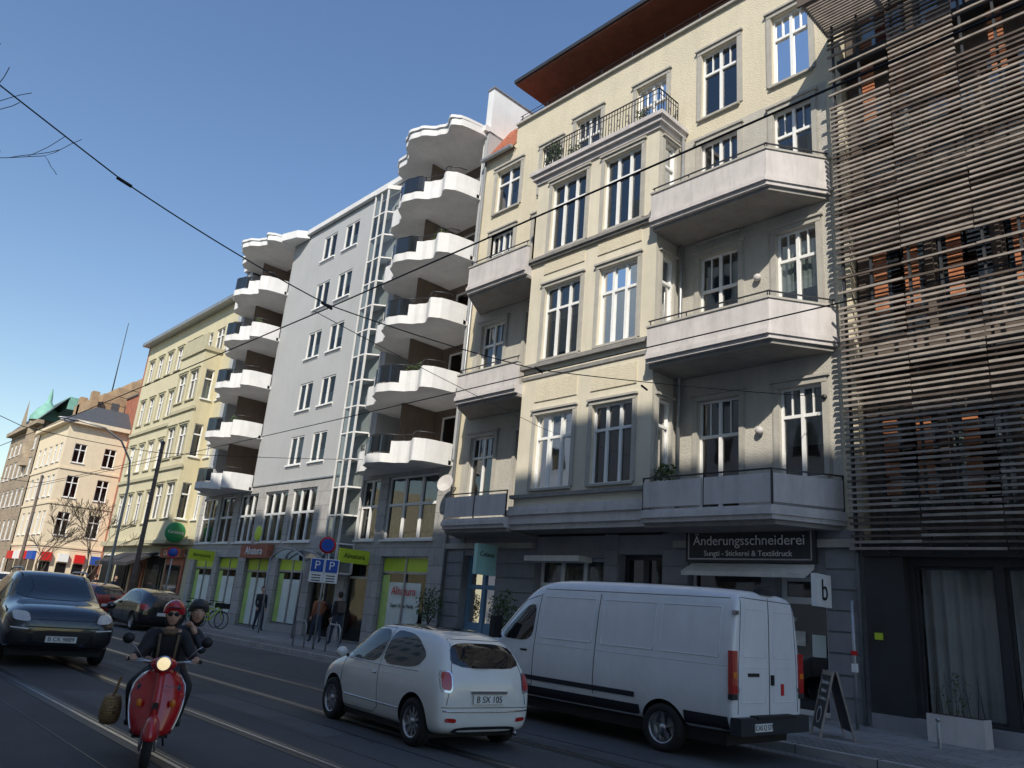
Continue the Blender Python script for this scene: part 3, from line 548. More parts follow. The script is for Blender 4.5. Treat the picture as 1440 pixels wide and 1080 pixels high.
# ---------------------------------------------------------------- vehicles
def chaikin(p,n):
    for _ in range(n):
        q=[]
        for i in range(len(p)):
            a,b=p[i],p[(i+1)%len(p)];q+=[(a[0]*.82+b[0]*.18,a[1]*.82+b[1]*.18),(a[0]*.18+b[0]*.82,a[1]*.18+b[1]*.82)]
        p=q
    return p
class Car(Ob):
    def __init__(s,name,loc,rot,st,paint,wheels,wr,tt=.07,sc=1,rim="alu",spokes=7):
        super().__init__(name,loc,rot,sc)
        n=16;vs=[];fs=[]
        for x,zb,zm,w,zt,wt in st:
            half=[(0,zb),(w*.8,zb),(w*.96,zb+.07),(w,zb+.5*(zm-zb)),(w*.985,zm),(wt+(w*.985-wt)*.08,zt-min(tt,(zt-zm)*.45)),(wt*.86,zt-.012),(wt*.4,zt+.004)]
            ring=half+[(0,zt+.008)]+[(-y,z) for y,z in half[:0:-1]]
            n=len(ring);vs+=[(x,y,z) for y,z in ring]
        for i in range(len(st)-1):
            for k in range(n): fs.append((i*n+k,i*n+(k+1)%n,(i+1)*n+(k+1)%n,(i+1)*n+k))
        fs+=[tuple(range(n)),tuple(range((len(st)-1)*n,len(st)*n))]
        me=bpy.data.meshes.new("b");me.from_pydata(vs,[],fs);bm=bmesh.new();bm.from_mesh(me);bmesh.ops.recalc_face_normals(bm,faces=bm.faces);bm.to_mesh(me);bm.free()
        me.materials.append(MT[paint]);me.materials.append(MT["rubber"])
        t=bpy.data.objects.new("t",me);COL.objects.link(t);m=t.modifiers.new("s","SUBSURF");m.levels=3;m.render_levels=3
        dg=bpy.context.evaluated_depsgraph_get();m1=bpy.data.meshes.new_from_object(t.evaluated_get(dg))
        s.bvh=BVHTree.FromPolygons([v.co for v in m1.vertices],[p.vertices for p in m1.polygons])
        W=max(q[3] for q in st);t2=bpy.data.objects.new("t2",m1);COL.objects.link(t2);cut=[]
        for wx in wheels:
            for sd in(-1,1):
                bm=bmesh.new();bmesh.ops.create_cone(bm,cap_ends=True,segments=40,radius1=wr+.05,radius2=wr+.05,depth=.5,matrix=Matrix.Translation((wx,sd*(W-.02),wr+.01))@Matrix.Rotation(math.pi/2,4,'X'))
                cm=bpy.data.meshes.new("c");bm.to_mesh(cm);bm.free();cm.materials.append(MT[paint]);cm.materials.append(MT["rubber"])
                for p in cm.polygons:p.material_index=1
                co=bpy.data.objects.new("c",cm);COL.objects.link(co);cut.append(co);md=t2.modifiers.new("b","BOOLEAN");md.operation='DIFFERENCE';md.object=co;md.solver='EXACT'
        dg=bpy.context.evaluated_depsgraph_get();dg.update();m2=bpy.data.meshes.new_from_object(t2.evaluated_get(dg))
        for q in [t,t2]+cut: bpy.data.objects.remove(q)
        m2.polygons.foreach_set("use_smooth",[p.material_index==0 for p in m2.polygons])
        ob=bpy.data.objects.new("body",m2);COL.objects.link(ob);ob.parent=s.e
        try: m2.set_sharp_from_angle(angle=math.radians(40))
        except Exception: pass
        s.W=W
        for wx in wheels:
            for sd in(-1,1): s.wheel(wx,sd,W,wr,rim,spokes)
    def wheel(s,wx,sd,W,r,rim,spokes):
        cc=(wx,sd*(W-.22),r);ax=(0,sd,0);k=.2
        s.lathe("tyres","rubber",[(r*.62,0),(r*.9,.0),(r*.98,.03),(r,.06),(r,.14),(r*.97,.185),(r*.88,k),(r*.66,k+.002),(r*.64,k-.01)],cc,ax,32)
        s.lathe("rims",rim,[(r*.66,k-.004),(r*.62,k-.004),(r*.60,k-.03),(r*.58,.08),(.001,.08)],cc,ax,32);s.lathe("brake_discs","steel",[(r*.42,.1),(.001,.1)],cc,ax,20)
        s.lathe("hub_caps",rim,[(r*.16,k-.05),(r*.15,k-.02),(.001,k-.015)],cc,ax,16)
        for i in range(spokes):
            t=2*math.pi*i/spokes+.3;u=V((math.cos(t),0,math.sin(t)));n=V((-math.sin(t),0,math.cos(t)));c0=V(cc)+V((0,sd*(k-.035),0));w0,w1=r*.075,r*.055
            ps=[c0+u*r*.1-n*w0,c0+u*r*.1+n*w0,c0+u*r*.62+n*w1,c0+u*r*.62-n*w1];ps+=[p-V((0,sd*.03,0)) for p in ps]
            s.add("spokes",rim,ps,[(0,1,2,3),(4,5,6,7),(0,1,5,4),(1,2,6,5),(2,3,7,6),(3,0,4,7)])
    def hit(s,u,v,axis,sd):
        if axis=='y': og=V((u,sd*3,v));dr=V((0,-sd,0))
        elif axis=='x': og=V((sd*6,u,v));dr=V((-sd,0,0))
        else: og=V((u,v,5));dr=V((0,0,-1))
        l,nn,_,_=s.bvh.ray_cast(og,dr)
        if l is None: l,nn,_,_=s.bvh.find_nearest(og+dr*(5 if axis=='x' else 2.2))
        if nn.dot(dr)>0: nn=-nn
        return l,nn
    def patch(s,part,mat,poly,axis,sds,off=.006,sp=.07,rd=2):
        for sd in (sds if hasattr(sds,'__len__') else [sds]):
            p=chaikin(poly,rd);q=[]
            for i in range(len(p)):
                a=V(p[i]);c=V(p[(i+1)%len(p)]);m=max(1,int((c-a).length/sp));q+=[a+(c-a)*j/m for j in range(m)]
            nb=len(q);x0=min(v.x for v in q);x1=max(v.x for v in q);y0=min(v.y for v in q);y1=max(v.y for v in q)
            for i in range(1,int((x1-x0)/sp)+1):
                for j in range(1,int((y1-y0)/sp)+1): q.append(V((x0+i*sp,y0+j*sp)))
            r=delaunay_2d_cdt(q,[],[list(range(nb))],1,1e-5)
            vs=[]
            for v in r[0]:
                l,nn=s.hit(v.x,v.y,axis,sd);vs.append(l+nn*off)
            s.add(part,mat,vs,[tuple(t) for t in r[2]],True)
    def seam(s,pts,axis,sds,r=.005,mat="ink",part="panel_gaps"):
        for sd in sds:
            q=[]
            for a,c in zip(pts,pts[1:]):
                a=V(a);c=V(c);m=max(1,int((c-a).length/.06));q+=[a+(c-a)*j/m for j in range(m)]
            q.append(V(pts[-1]));s.tube(part,mat,[s.hit(v.x,v.y,axis,sd)[0] for v in q],r,5)
def mirrors(cr,x,z,W,mat):
    for sd in(-1,1):
        cr.ell("door_mirrors",mat,(x,sd*(W+.09),z),(.06,.09,.075));cr.tube("mirror_arms","rubber",[(x+.02,sd*(W-.04),z-.05),(x,sd*(W+.05),z-.02)],.025,6)
# small white hatchback
st=[(-1.775,.36,.60,.56,.78,.46),(-1.74,.25,.78,.74,.93,.60),(-1.65,.20,.90,.80,1.12,.60),(-1.50,.18,.94,.82,1.32,.58),(-1.22,.18,.95,.82,1.435,.57),(-.6,.18,.945,.82,1.49,.575),(0,.18,.935,.82,1.49,.575),(.38,.18,.92,.815,1.45,.565),(.72,.18,.90,.81,1.23,.59),(1.0,.18,.88,.80,.98,.66),(1.3,.18,.83,.79,.91,.64),(1.58,.22,.72,.73,.82,.55),(1.72,.28,.55,.62,.66,.44),(1.77,.36,.5,.47,.56,.3)]
k=Car("small_hatchback_car",(-9.22,7.05,0),math.radians(176),st,"paint_white",(-1.17,1.13),.30,spokes=10,sc=.94)
k.patch("side_windows","carglass",[(.86,.945),(.48,1.37),(-.17,1.41),(-.17,.935)],'y',(-1,1));k.patch("side_windows","carglass",[(-.23,.935),(-.23,1.41),(-.82,1.37),(-1.28,1.13),(-1.12,.96)],'y',(-1,1))
k.patch("windscreen","carglass",[(-.64,.99),(.64,.99),(.52,1.38),(-.52,1.38)],'x',1);k.patch("rear_window","carglass",[(-.60,1.02),(.60,1.02),(.50,1.32),(-.50,1.32)],'x',-1)
k.patch("glass_roof","carglass",[(-1.0,-.5),(.3,-.5),(.3,.5),(-1.0,.5)],'z',1)
for sd in(-1,1):
    k.patch("tail_lights","taillight",[(sd*.60,.74),(sd*.725,.76),(sd*.715,.96),(sd*.60,.96)],'x',-1,.012);k.patch("tail_light_rings","chrome",[(sd*.58,.71),(sd*.745,.73),(sd*.735,.98),(sd*.58,.98)],'x',-1,.007)
    k.patch("reflectors","taillight",[(sd*.5,.36),(sd*.66,.37),(sd*.66,.42),(sd*.5,.41)],'x',-1,.01,.04,1)
    k.patch("headlamps","lamplens",[(sd*.42,.62),(sd*.62,.62),(sd*.62,.80),(sd*.42,.80)],'x',1,.012)
k.box("number_plate","plate",-1.80,-1.79,-.26,.26,.585,.695);k.text("plate_text","ink","B SX 105",.115,(-1.805,0,.64),(math.pi/2,0,-math.pi/2),ext=.001)
k.box("plate_trim","chrome",-1.80,-1.765,-.3,.3,.71,.745);k.patch("rear_bumper_valance","navy",[(-.55,.22),(.55,.22),(.5,.31),(-.5,.31)],'x',-1,.008)
k.seam([(-.7,.50),(-.3,.49),(.3,.49),(.7,.50)],'x',(-1,),.013,"chrome","bumper_strip");k.seam([(-.66,.57),(-.58,1.02),(-.47,1.36),(.47,1.36),(.58,1.02),(.66,.57)],'x',(-1,));k.seam([(-.72,.54),(.72,.54)],'x',(-1,))
k.seam([(.88,.30),(.88,.92),(.48,1.41),(-.19,1.43),(-.2,.9),(-.26,.36),(-.1,.27),(.88,.27)],'y',(-1,1));k.seam([(-1.5,.78),(-.6,.83),(.9,.80)],'y',(-1,1),.004,"paint_white","shoulder_line");k.seam([(-.03,.80),(-.16,.80)],'y',(-1,1),.016,"chrome","door_handles")
k.seam([(-.82,.42),(.78,.42)],'y',(-1,1),.012,"chrome","side_rubbing_strip");k.seam([(-1.2,.925),(-.2,.915),(.9,.925)],'y',(-1,1),.007,"chrome","waist_trim");k.box("wiper","ink",-1.73,-1.69,-.02,.25,1.03,1.05);k.tube("exhaust","steel",[(-1.72,-.5,.22),(-1.8,-.5,.22)],.03)
k.box("plinth","rubber",-1.45,1.45,-.7,.7,.14,.26);mirrors(k,.78,1.0,.80,"paint_white");k.tube("aerial","ink",[(.2,0,1.49),(.0,0,1.67)],.005,5);k.done()
# van
st=[(-2.99,.50,1.3,.94,2.28,.78),(-2.965,.44,1.33,1.01,2.42,.86),(-2.90,.42,1.35,1.03,2.48,.88),(-2.4,.40,1.35,1.035,2.51,.885),(-1,.38,1.35,1.035,2.54,.89),(0.6,.38,1.35,1.035,2.54,.89),(1.0,.38,1.33,1.03,2.49,.87),(1.35,.38,1.31,1.03,2.32,.84),(1.75,.38,1.28,1.02,1.93,.84),(2.12,.38,1.24,1.01,1.52,.84),(2.35,.38,1.15,1.0,1.33,.82),(2.7,.38,1.02,.97,1.17,.76),(2.91,.42,.85,.88,1.0,.66),(2.985,.48,.7,.75,.82,.5)]
k=Car("delivery_van",(-8.5,10.5,0),math.radians(180),st,"paint_van",(-1.80,1.96),.35,tt=.16,spokes=5,sc=(.94,.95,.9))
k.patch("cab_windows","carglass",[(1.95,1.40),(1.30,2.02),(1.02,2.06),(1.02,1.38)],'y',(-1,1));k.patch("windscreen","carglass",[(-.82,1.40),(.82,1.40),(.70,2.18),(-.70,2.18)],'x',1)
k.patch("lower_cladding","navy",[(-2.9,.42),(-2.18,.42),(-2.18,.66),(-2.9,.66)],'y',(-1,1),.01,rd=0);k.patch("lower_cladding","navy",[(-1.38,.42),(1.52,.42),(1.52,.62),(-1.38,.62)],'y',(-1,1),.01,rd=0);k.patch("lower_cladding","navy",[(2.4,.44),(2.85,.46),(2.8,.7),(2.4,.68)],'y',(-1,1),.01,rd=0)
k.patch("rubbing_strip","navy",[(-1.3,.72),(1.5,.72),(1.5,.80),(-1.3,.80)],'y',(-1,1),.012,rd=0)
k.patch("front_grille","navy",[(-.6,.55),(.6,.55),(.55,.9),(-.55,.9)],'x',1,.012)
k.box("rear_bumper","navy",-3.1,-2.93,-.98,.98,.42,.66);k.box("rear_step","rubber",-3.12,-2.98,-.55,.55,.64,.68)
for sd in(-1,1):
    k.patch("headlamps","lamplens",[(sd*.62,.85),(sd*.86,.8),(sd*.86,1.12),(sd*.7,1.12)],'x',1,.012)
    k.box("tail_lights","taillight",-3.005,-2.93,*sorted((sd*.90,sd*1.035)),.98,1.58);k.box("tail_light_lens","orange",-3.008,-2.95,*sorted((sd*.92,sd*1.02)),1.2,1.28);k.box("tail_light_base","navy",-3.0,-2.93,*sorted((sd*.895,sd*1.037)),.90,.975)
k.seam([(0,.62),(0,2.40)],'x',(-1,),.008);k.seam([(-.86,.70),(-.84,1.4),(-.76,2.36),(.76,2.36),(.84,1.4),(.86,.70)],'x',(-1,),.006)
for sd in(-1,1):
    k.seam([(sd*.12,.85),(sd*.12,1.35),(sd*.75,1.35),(sd*.78,.85),(sd*.12,.85)],'x',(-1,),.006,"paint_van","door_pressings");k.seam([(sd*.12,1.5),(sd*.12,2.2),(sd*.66,2.2),(sd*.73,1.5),(sd*.12,1.5)],'x',(-1,),.006,"paint_van","door_pressings")
    for z in(1.0,2.1): k.box("hinges","steel",-2.995,-2.93,sd*.88-.04,sd*.88+.04,z,z+.06)
k.box("number_plate","plate",-3.115,-3.10,.15,.62,.47,.58);k.text("plate_text","ink","CAS Q 577",.10,(-3.12,.385,.525),(math.pi/2,0,-math.pi/2),ext=.001);k.box("door_handle","ink",-3.02,-2.97,-.1,-.04,1.1,1.25)
k.box("high_brake_light","navy",-2.98,-2.86,-.2,.2,2.45,2.53)
k.box("sticker","signred",-3.0,-2.985,-.42,-.34,.95,1.12);k.box("badge","ink",-3.0,-2.985,.3,.6,1.22,1.27)
k.seam([(.95,.66),(.95,2.25)],'y',(-1,1),.007);k.seam([(.95,.64),(2.05,.64),(2.1,1.3),(1.38,2.12),(.98,2.22)],'y',(-1,1),.007);k.seam([(-.45,.66),(-.45,2.3)],'y',(-1,1),.007);k.seam([(.90,2.34),(-2.85,2.34)],'y',(-1,1),.006);k.seam([(.9,1.36),(-2.9,1.36)],'y',(-1,1),.006,"paint_van","waist_line")
for x0,x1 in((-.35,.85),(-1.6,-.55),(-2.75,-1.72)): k.seam([(x0,1.47),(x1,1.47),(x1,2.2),(x0,2.2),(x0,1.47)],'y',(-1,1),.009,"paint_van","panel_pressings")
k.seam([(1.12,1.22),(1.28,1.22)],'y',(-1,1),.02,"ink","door_handles");k.box("underbody","rubber",-2.8,2.7,-.85,.85,.25,.5)
for sd in(-1,1): k.box("door_mirrors","ink",1.78,1.9,*sorted((sd*1.05,sd*1.24)),1.38,1.78);k.tube("mirror_arms","ink",[(1.85,sd*1.0,1.4),(1.84,sd*1.1,1.45)],.04,6)
k.done()
# suv
st=[(-2.4,.5,.8,.8,1.0,.6),(-2.33,.32,.95,.92,1.1,.66),(-2.1,.28,1.0,.96,1.35,.66),(-1.6,.26,1.02,.97,1.6,.68),(-.8,.25,1.02,.97,1.70,.70),(0,.25,1.0,.97,1.71,.70),(.3,.25,1.0,.97,1.67,.70),(.75,.25,.99,.965,1.42,.72),(1.1,.25,.98,.965,1.18,.78),(1.6,.26,.96,.965,1.13,.78),(2.0,.28,.93,.96,1.09,.76),(2.26,.32,.82,.91,1.0,.70),(2.38,.42,.66,.80,.82,.56)]
k=Car("luxury_suv",(-18.9,4.45,0),math.radians(-4),st,"paint_grey",(-1.45,1.45),.38,spokes=10)
k.patch("side_windows","carglass",[(.95,1.10),(.35,1.52),(-.5,1.56),(-1.5,1.5),(-1.9,1.28),(-1.8,1.12)],'y',(-1,1));k.patch("windscreen","carglass",[(-.76,1.18),(.76,1.18),(.62,1.62),(-.62,1.62)],'x',1)
for sd in(-1,1): k.patch("headlamps","lamplens",[(sd*.54,.80),(sd*.82,.82),(sd*.84,.98),(sd*.60,.97)],'x',1,.012);k.patch("side_intakes","ink",[(sd*.52,.44),(sd*.86,.44),(sd*.84,.66),(sd*.56,.62)],'x',1,.01);k.patch("day_lights","white",[(sd*.56,.67),(sd*.84,.69),(sd*.84,.71),(sd*.56,.69)],'x',1,.014,.05,0)
k.patch("grille","ink",[(-.46,.44),(.46,.44),(.5,.66),(-.5,.66)],'x',1,.01);k.box("number_plate","plate",2.395,2.41,-.26,.26,.46,.57);k.text("plate_text","ink","B CK 9889",.10,(2.415,0,.515),(math.pi/2,0,math.pi/2),ext=.001)
k.seam([(-.62,.72),(.62,.72)],'x',(1,),.01);k.seam([(-.74,1.05),(-.6,.85),(.6,.85),(.74,1.05)],'x',(1,),.006);k.seam([(.9,.3),(.9,1.0)],'y',(-1,1));k.seam([(-.3,.3),(-.3,1.05)],'y',(-1,1));k.patch("chin","navy",[(-.8,.30),(.8,.30),(.8,.38),(-.8,.38)],'x',1,.01)
for y in(-.6,.6): k.tube("roof_rails","alu",[(-1.5,y,1.68),(-1.2,y,1.74),(.0,y,1.76),(.3,y,1.70)],.018,6)
k.box("underbody","rubber",-2.1,2.1,-.8,.8,.2,.4);mirrors(k,.95,1.14,.97,"paint_grey");k.done()
def hatch(name,loc,rot,paint,sc=1):
    st=[(-2.0,.4,.65,.7,.85,.5),(-1.94,.28,.86,.82,1.0,.6),(-1.75,.22,.92,.87,1.2,.6),(-1.45,.2,.95,.885,1.38,.6),(-.7,.2,.94,.89,1.46,.61),(0,.2,.92,.89,1.47,.61),(.35,.2,.91,.885,1.4,.6),(.8,.2,.9,.88,1.15,.63),(1.1,.2,.88,.88,.97,.7),(1.5,.22,.82,.86,.90,.66),(1.85,.26,.68,.78,.78,.55),(2.02,.36,.55,.6,.62,.4)]
    k=Car(name,loc,rot,st,paint,(-1.28,1.3),.31,sc=sc)
    k.patch("side_windows","carglass",[(.95,.98),(.4,1.32),(-.15,1.36),(-.15,.98)],'y',(-1,1));k.patch("side_windows","carglass",[(-.22,.98),(-.22,1.36),(-1.0,1.34),(-1.5,1.1),(-1.4,.99)],'y',(-1,1))
    k.patch("windscreen","carglass",[(-.68,.99),(.68,.99),(.54,1.38),(-.54,1.38)],'x',1);k.patch("rear_window","carglass",[(-.6,1.02),(.6,1.02),(.5,1.34),(-.5,1.34)],'x',-1)
    for sd in(-1,1): k.patch("tail_lights","taillight",[(sd*.58,.72),(sd*.82,.74),(sd*.82,.94),(sd*.6,.92)],'x',-1,.012);k.patch("headlamps","lamplens",[(sd*.5,.6),(sd*.78,.62),(sd*.78,.76),(sd*.54,.74)],'x',1,.012)
    k.box("number_plate","plate",-2.03,-2.01,-.26,.26,.55,.66);k.seam([(.95,.3),(.95,.95)],'y',(-1,1));k.seam([(-.18,.3),(-.18,.95)],'y',(-1,1));k.patch("grille","ink",[(-.5,.4),(.5,.4),(.45,.55),(-.45,.55)],'x',1,.01);k.box("plate_front","plate",2.03,2.05,-.26,.26,.42,.53)
    k.box("underbody","rubber",-1.7,1.7,-.75,.75,.16,.3);mirrors(k,.9,1.0,.88,paint);k.done()
hatch("parked_hatchback",(-31.3,10.75,0),math.pi,"paint_black");hatch("parked_hatchback",(-38.0,10.8,0),math.pi,"paint_red",1.02);hatch("parked_hatchback",(-45,10.8,0),math.pi,"paint_white",1.12);hatch("parked_hatchback",(-52,10.8,0),math.pi,"paint_grey",1.05);hatch("parked_hatchback",(-59,10.8,0),math.pi,"paint_white",1.1)
hatch("approaching_car",(-70,8.0,0),math.pi,"paint_grey")
# ---------------------------------------------------------------- scooter + riders
def head(ob,c,yaw=0,hair="hair",helmet=None,glasses=False,pitch=0):
    ca,sa=math.cos(yaw),math.sin(yaw)
    def rot(x,y,z): return (c[0]+x*ca-y*sa,c[1]+x*sa+y*ca,c[2]+z)
    def ell(part,mat,x,y,z,r,fn=None,seg=18):
        t=Ob.__new__(Ob);t.p={};Ob.ell(t,part,mat,(x,y,z),r,seg,12,-1,fn)
        for kk,(v,f) in t.p.items(): ob.add(kk[0],kk[1],[rot(*q) for q in v],f,True)
    def shape(p):
        q=p.copy()
        if q.z<0: q.y*=1+q.z*.28;q.x*=1+.12*q.z if q.x<0 else 1
        return q
    ell("head","skin",0,0,0,(.098,.078,.122),shape);ell("nose","skin",.098,0,-.015,(.022,.014,.026))
    for sd in(-1,1): ell("ears","skin",-.005,sd*.079,-.01,(.02,.01,.032));ell("eyes","white",.083,sd*.032,.012,(.012,.014,.009));ell("pupils","ink",.092,sd*.032,.012,(.005,.006,.006));ell("eyebrows","hair",.088,sd*.033,.035,(.008,.02,.004))
    ell("mouth","lips",.088,0,-.058,(.008,.024,.006))
    if glasses:
        for sd in(-1,1): ell("sunglasses","ink",.094,sd*.034,.012,(.012,.03,.022))
        ell("sunglasses","ink",.098,0,.02,(.006,.02,.004))
    if helmet:
        def sh(p):
            q=p.copy()
            if q.z<-.15: q.z=-.15
            if q.x>.55 and q.z<.25: q.x=.55
            return q
        ell("helmet",helmet,-.012,0,.035,(.135,.122,.14),sh,24);ell("helmet_peak","ink",.095,0,.085,(.045,.085,.010))
        for sd in(-1,1): ob.tube("chin_strap","ink",[rot(.0,sd*.085,0),rot(.02,sd*.06,-.09),rot(.03,0,-.122)],.007,5)
        ell("hair",hair,-.06,0,-.06,(.06,.085,.11))
    else:
        def hr(p):
            q=p.copy()
            if q.x>.35 and q.z<.45: q.x=.3
            return q
        ell("hair",hair,-.016,0,.028,(.105,.09,.118),hr)
def hand(ob,wr,ha,curl,mat="skin"):
    wr=V(wr);ha=V(ha);d=(ha-wr).normalized();cu=V(curl).normalized();w=d.cross(cu).normalized()
    ob.tube("palms",mat,[wr,wr+d*.03,ha,ha+d*.03],[.026,.034,.036,.03],8)
    for i,l in enumerate((.85,1,.95,.75)):
        b0=ha+d*.025+w*(i-1.5)*.019;p1=b0+d*.03*l;p2=p1+(d*.4+cu*.8).normalized()*.028*l;p3=p2+(cu-d*.5).normalized()*.022*l
        ob.tube("fingers",mat,[b0,p1,p2,p3],[.010,.0095,.009,.007],6)
    b0=wr+d*.03-w*.028;ob.tube("thumbs",mat,[b0,b0-w*.03+d*.02+cu*.012,b0-w*.03+d*.045+cu*.03],[.013,.011,.008],6)
def body(ob,J,lab,rad):
    BN=[("pel","bel","top"),("bel","che","top"),("che","nec","top"),("nec","hed","skin")]
    for s in"LR": BN+=[("che","sh"+s,"top"),("sh"+s,"el"+s,"top"),("el"+s,"wr"+s,"top"),("pel","hi"+s,"bot"),("hi"+s,"kn"+s,"bot"),("kn"+s,"an"+s,"bot"),("an"+s,"to"+s,"shoe")]
    names=list(J.keys());me=bpy.data.meshes.new("b");me.from_pydata([J[n] for n in names],[(names.index(a),names.index(c)) for a,c,_ in BN],[])
    t=bpy.data.objects.new("t",me);COL.objects.link(t);md=t.modifiers.new("k","SKIN");md.use_smooth_shade=True;ms=t.modifiers.new("s","SUBSURF");ms.levels=2
    DR=dict(pel=.145,bel=.135,che=.15,nec=.06,hed=.05,sh=.075,el=.052,wr=.036,hi=.10,kn=.068,an=.045,to=.035);DR.update(rad)
    for i,n in enumerate(names):
        r=DR.get(n,DR.get(n[:2]));sv=me.skin_vertices[0].data[i];sv.radius=(r,r);sv.use_root=(n=="pel")
    dg=bpy.context.evaluated_depsgraph_get();dg.update();m2=bpy.data.meshes.new_from_object(t.evaluated_get(dg));bpy.data.objects.remove(t)
    seg=[(V(J[a]),V(J[c]),l) for a,c,l in BN];lb=["skin","top","bot","shoe"];m2.materials.clear()
    o=ob.obj("figure",m2,[lab[l] for l in lb])
    for p in m2.polygons:
        best=min(seg,key=lambda s:(lambda t:(p.center-(s[0]+(s[1]-s[0])*t)).length)(max(0,min(1,(p.center-s[0]).dot(s[1]-s[0])/(s[1]-s[0]).length_squared))));p.material_index=lb.index(best[2]);p.use_smooth=True
def walker(name,loc,yaw,lab,st=.25,hair="hair",sc=1,arm=.2):
    o=Ob(name,loc,yaw,sc)
    J=dict(pel=(0,0,.95),bel=(.01,0,1.12),che=(.0,0,1.32),nec=(.01,0,1.47),hed=(.02,0,1.55),shL=(0,.17,1.40),elL=(-.06,.22,1.13),wrL=(.10*arm*5*.5,.22,.90),shR=(0,-.17,1.40),elR=(.02,-.22,1.13),wrR=(.16,-.20,.93),
      hiL=(0,.09,.90),knL=(st*.7,.10,.50),anL=(st,.10,.09),toL=(st+.15,.11,.04),hiR=(0,-.09,.90),knR=(-st*.2,-.10,.49),anR=(-st*1.1,-.10,.12),toR=(-st*1.1+.14,-.11,.04))
    body(o,J,lab,dict(pel=.13,bel=.12,che=.135))
    for s in"LR": w=V(J["wr"+s]);hand(o,w,w+(w-V(J["el"+s])).normalized()*.07,(1,0,-.3))
    head(o,(.03,0,1.645),hair=hair);return o
dk=dict(skin="skin",top="coat",bot="jeans",shoe="shoe")
walker("walking_man",(-31.2,15.3,.13),math.radians(-10),dk,.22).done()
p=walker("walking_couple_man",(-23.9,14.6,.13),math.radians(175),dict(dk,top="jacket"),.2);p.box("backpack","slat_dark",-.26,-.12,-.13,.13,1.08,1.45);p.done()
walker("walking_couple_woman",(-24.9,14.4,.13),math.radians(172),dict(dk,top="rust"),.22,sc=.96).done()
walker("cafe_guest",(-47,14.2,.13),math.radians(20),dict(dk,top="jeans"),.15).done();walker("cafe_guest",(-52,14.6,.13),math.radians(200),dk,.2).done()
sx=Ob("red_motor_scooter_with_riders",(-8.40,3.18,0),math.radians(-21),.885)
for wx in(.62,-.62):
    sx.lathe("tyres","rubber",[(.13,-.045),(.2,-.05),(.232,-.03),(.24,0),(.232,.03),(.2,.05),(.13,.045)],(wx,0,.24),(0,1,0),28);sx.lathe("wheel_rims","alu",[(.001,-.03),(.12,-.04),(.14,-.045),(.14,.045),(.12,.04),(.001,.03)],(wx,0,.24),(0,1,0),24)
def fen(p):
    q=p.copy()
    if q.z<-.1: q.z=-.1
    return q
sx.ell("front_mudguard","vespa_red",(.63,0,.33),(.27,.095,.21),24,16,-1,fen)
vs=[];fs=[];ny,nz=14,12
for th in(0,-.025):
    for j in range(nz+1):
        z=.30+.66*j/nz;t=j/nz;wd=.17+.11*math.sin(math.pi*min(1,t*.75+.05))**.8
        if t>.85: wd*=1-(t-.85)*1.4
        for i in range(ny+1):
            u=i/ny*2-1;vs.append((.50-.17*t-.16*abs(u)**2.2+th,u*wd,z-.06*abs(u)**3*(1 if t>.6 else 0)))
n1=(ny+1)*(nz+1)
for L_ in(0,n1):
    for j in range(nz):
        for i in range(ny): q=L_+j*(ny+1)+i;fs.append((q,q+1,q+ny+2,q+ny+1))
for j in range(nz):
    for i in(0,ny): q=j*(ny+1)+i;fs.append((q,q+ny+1,q+ny+1+n1,q+n1))
for i in range(ny):
    for j in(0,nz): q=j*(ny+1)+i;fs.append((q,q+1,q+1+n1,q+n1))
sx.add("leg_shield","vespa_red",vs,fs,True)
sx.tube("leg_shield_edge","chrome",[vs[j*(ny+1)] for j in range(nz+1)],.009,6);sx.tube("leg_shield_edge","chrome",[vs[j*(ny+1)+ny] for j in range(nz+1)],.009,6)
sx.tube("horn_cover","vespa_red",[(.55,0,.46),(.50,0,.62),(.45,0,.80),(.40,0,.96)],[.04,.05,.042,.04],12);sx.box("horn_grille","ink",.545,.56,-.03,.03,.54,.64);sx.text("badge","chrome","Motorino",.045,(.50,.14,.80),(math.pi/2,0,math.pi/2),ext=.002)
sx.ell("headset","vespa_red",(.36,0,1.02),(.12,.14,.08));sx.lathe("headlamp_ring","chrome",[(.062,.0),(.082,.0),(.082,.05),(.068,.055)],(.42,0,1.03),(1,0,0),24);sx.lathe("headlamp_lens","headlit",[(.07,.045),(.05,.06),(.001,.066)],(.42,0,1.03),(1,0,0),24)
for sd in(-1,1):
    sx.tube("handlebars","steel",[(.36,sd*.1,1.03),(.33,sd*.26,1.05),(.29,sd*.36,1.05)],.017,8);sx.tube("grips","rubber",[(.32,sd*.26,1.05),(.275,sd*.39,1.05)],.022,8);sx.tube("brake_levers","steel",[(.38,sd*.2,1.04),(.36,sd*.37,1.03)],.007,5)
    sx.tube("mirror_stalks","steel",[(.34,sd*.22,1.06),(.36,sd*.32,1.18),(.35,sd*.40,1.24)],.007,6);sx.lathe("mirrors","ink",[(.001,.03),(.05,.025),(.062,0),(.055,-.012),(.001,-.012)],(.345,sd*.41,1.27),(1,0,0),20)
    sx.ell("indicators","orange",(.42,sd*.17,.62),(.02,.03,.045));sx.ell("side_cowls","vespa_red",(-.5,sd*.14,.50),(.34,.10,.19));sx.ell("fork_cover","alu",(.62,sd*.075,.26),(.05,.02,.09))
sx.box("floorboard","rubber",-.15,.42,-.18,.18,.27,.30);sx.ell("rear_body","vespa_red",(-.45,0,.55),(.42,.15,.2));sx.ell("seat","ink",(-.4,0,.79),(.42,.14,.06));sx.tube("stand","metal",[(-.05,.12,.27),(-.15,.16,.1)],.012,5)
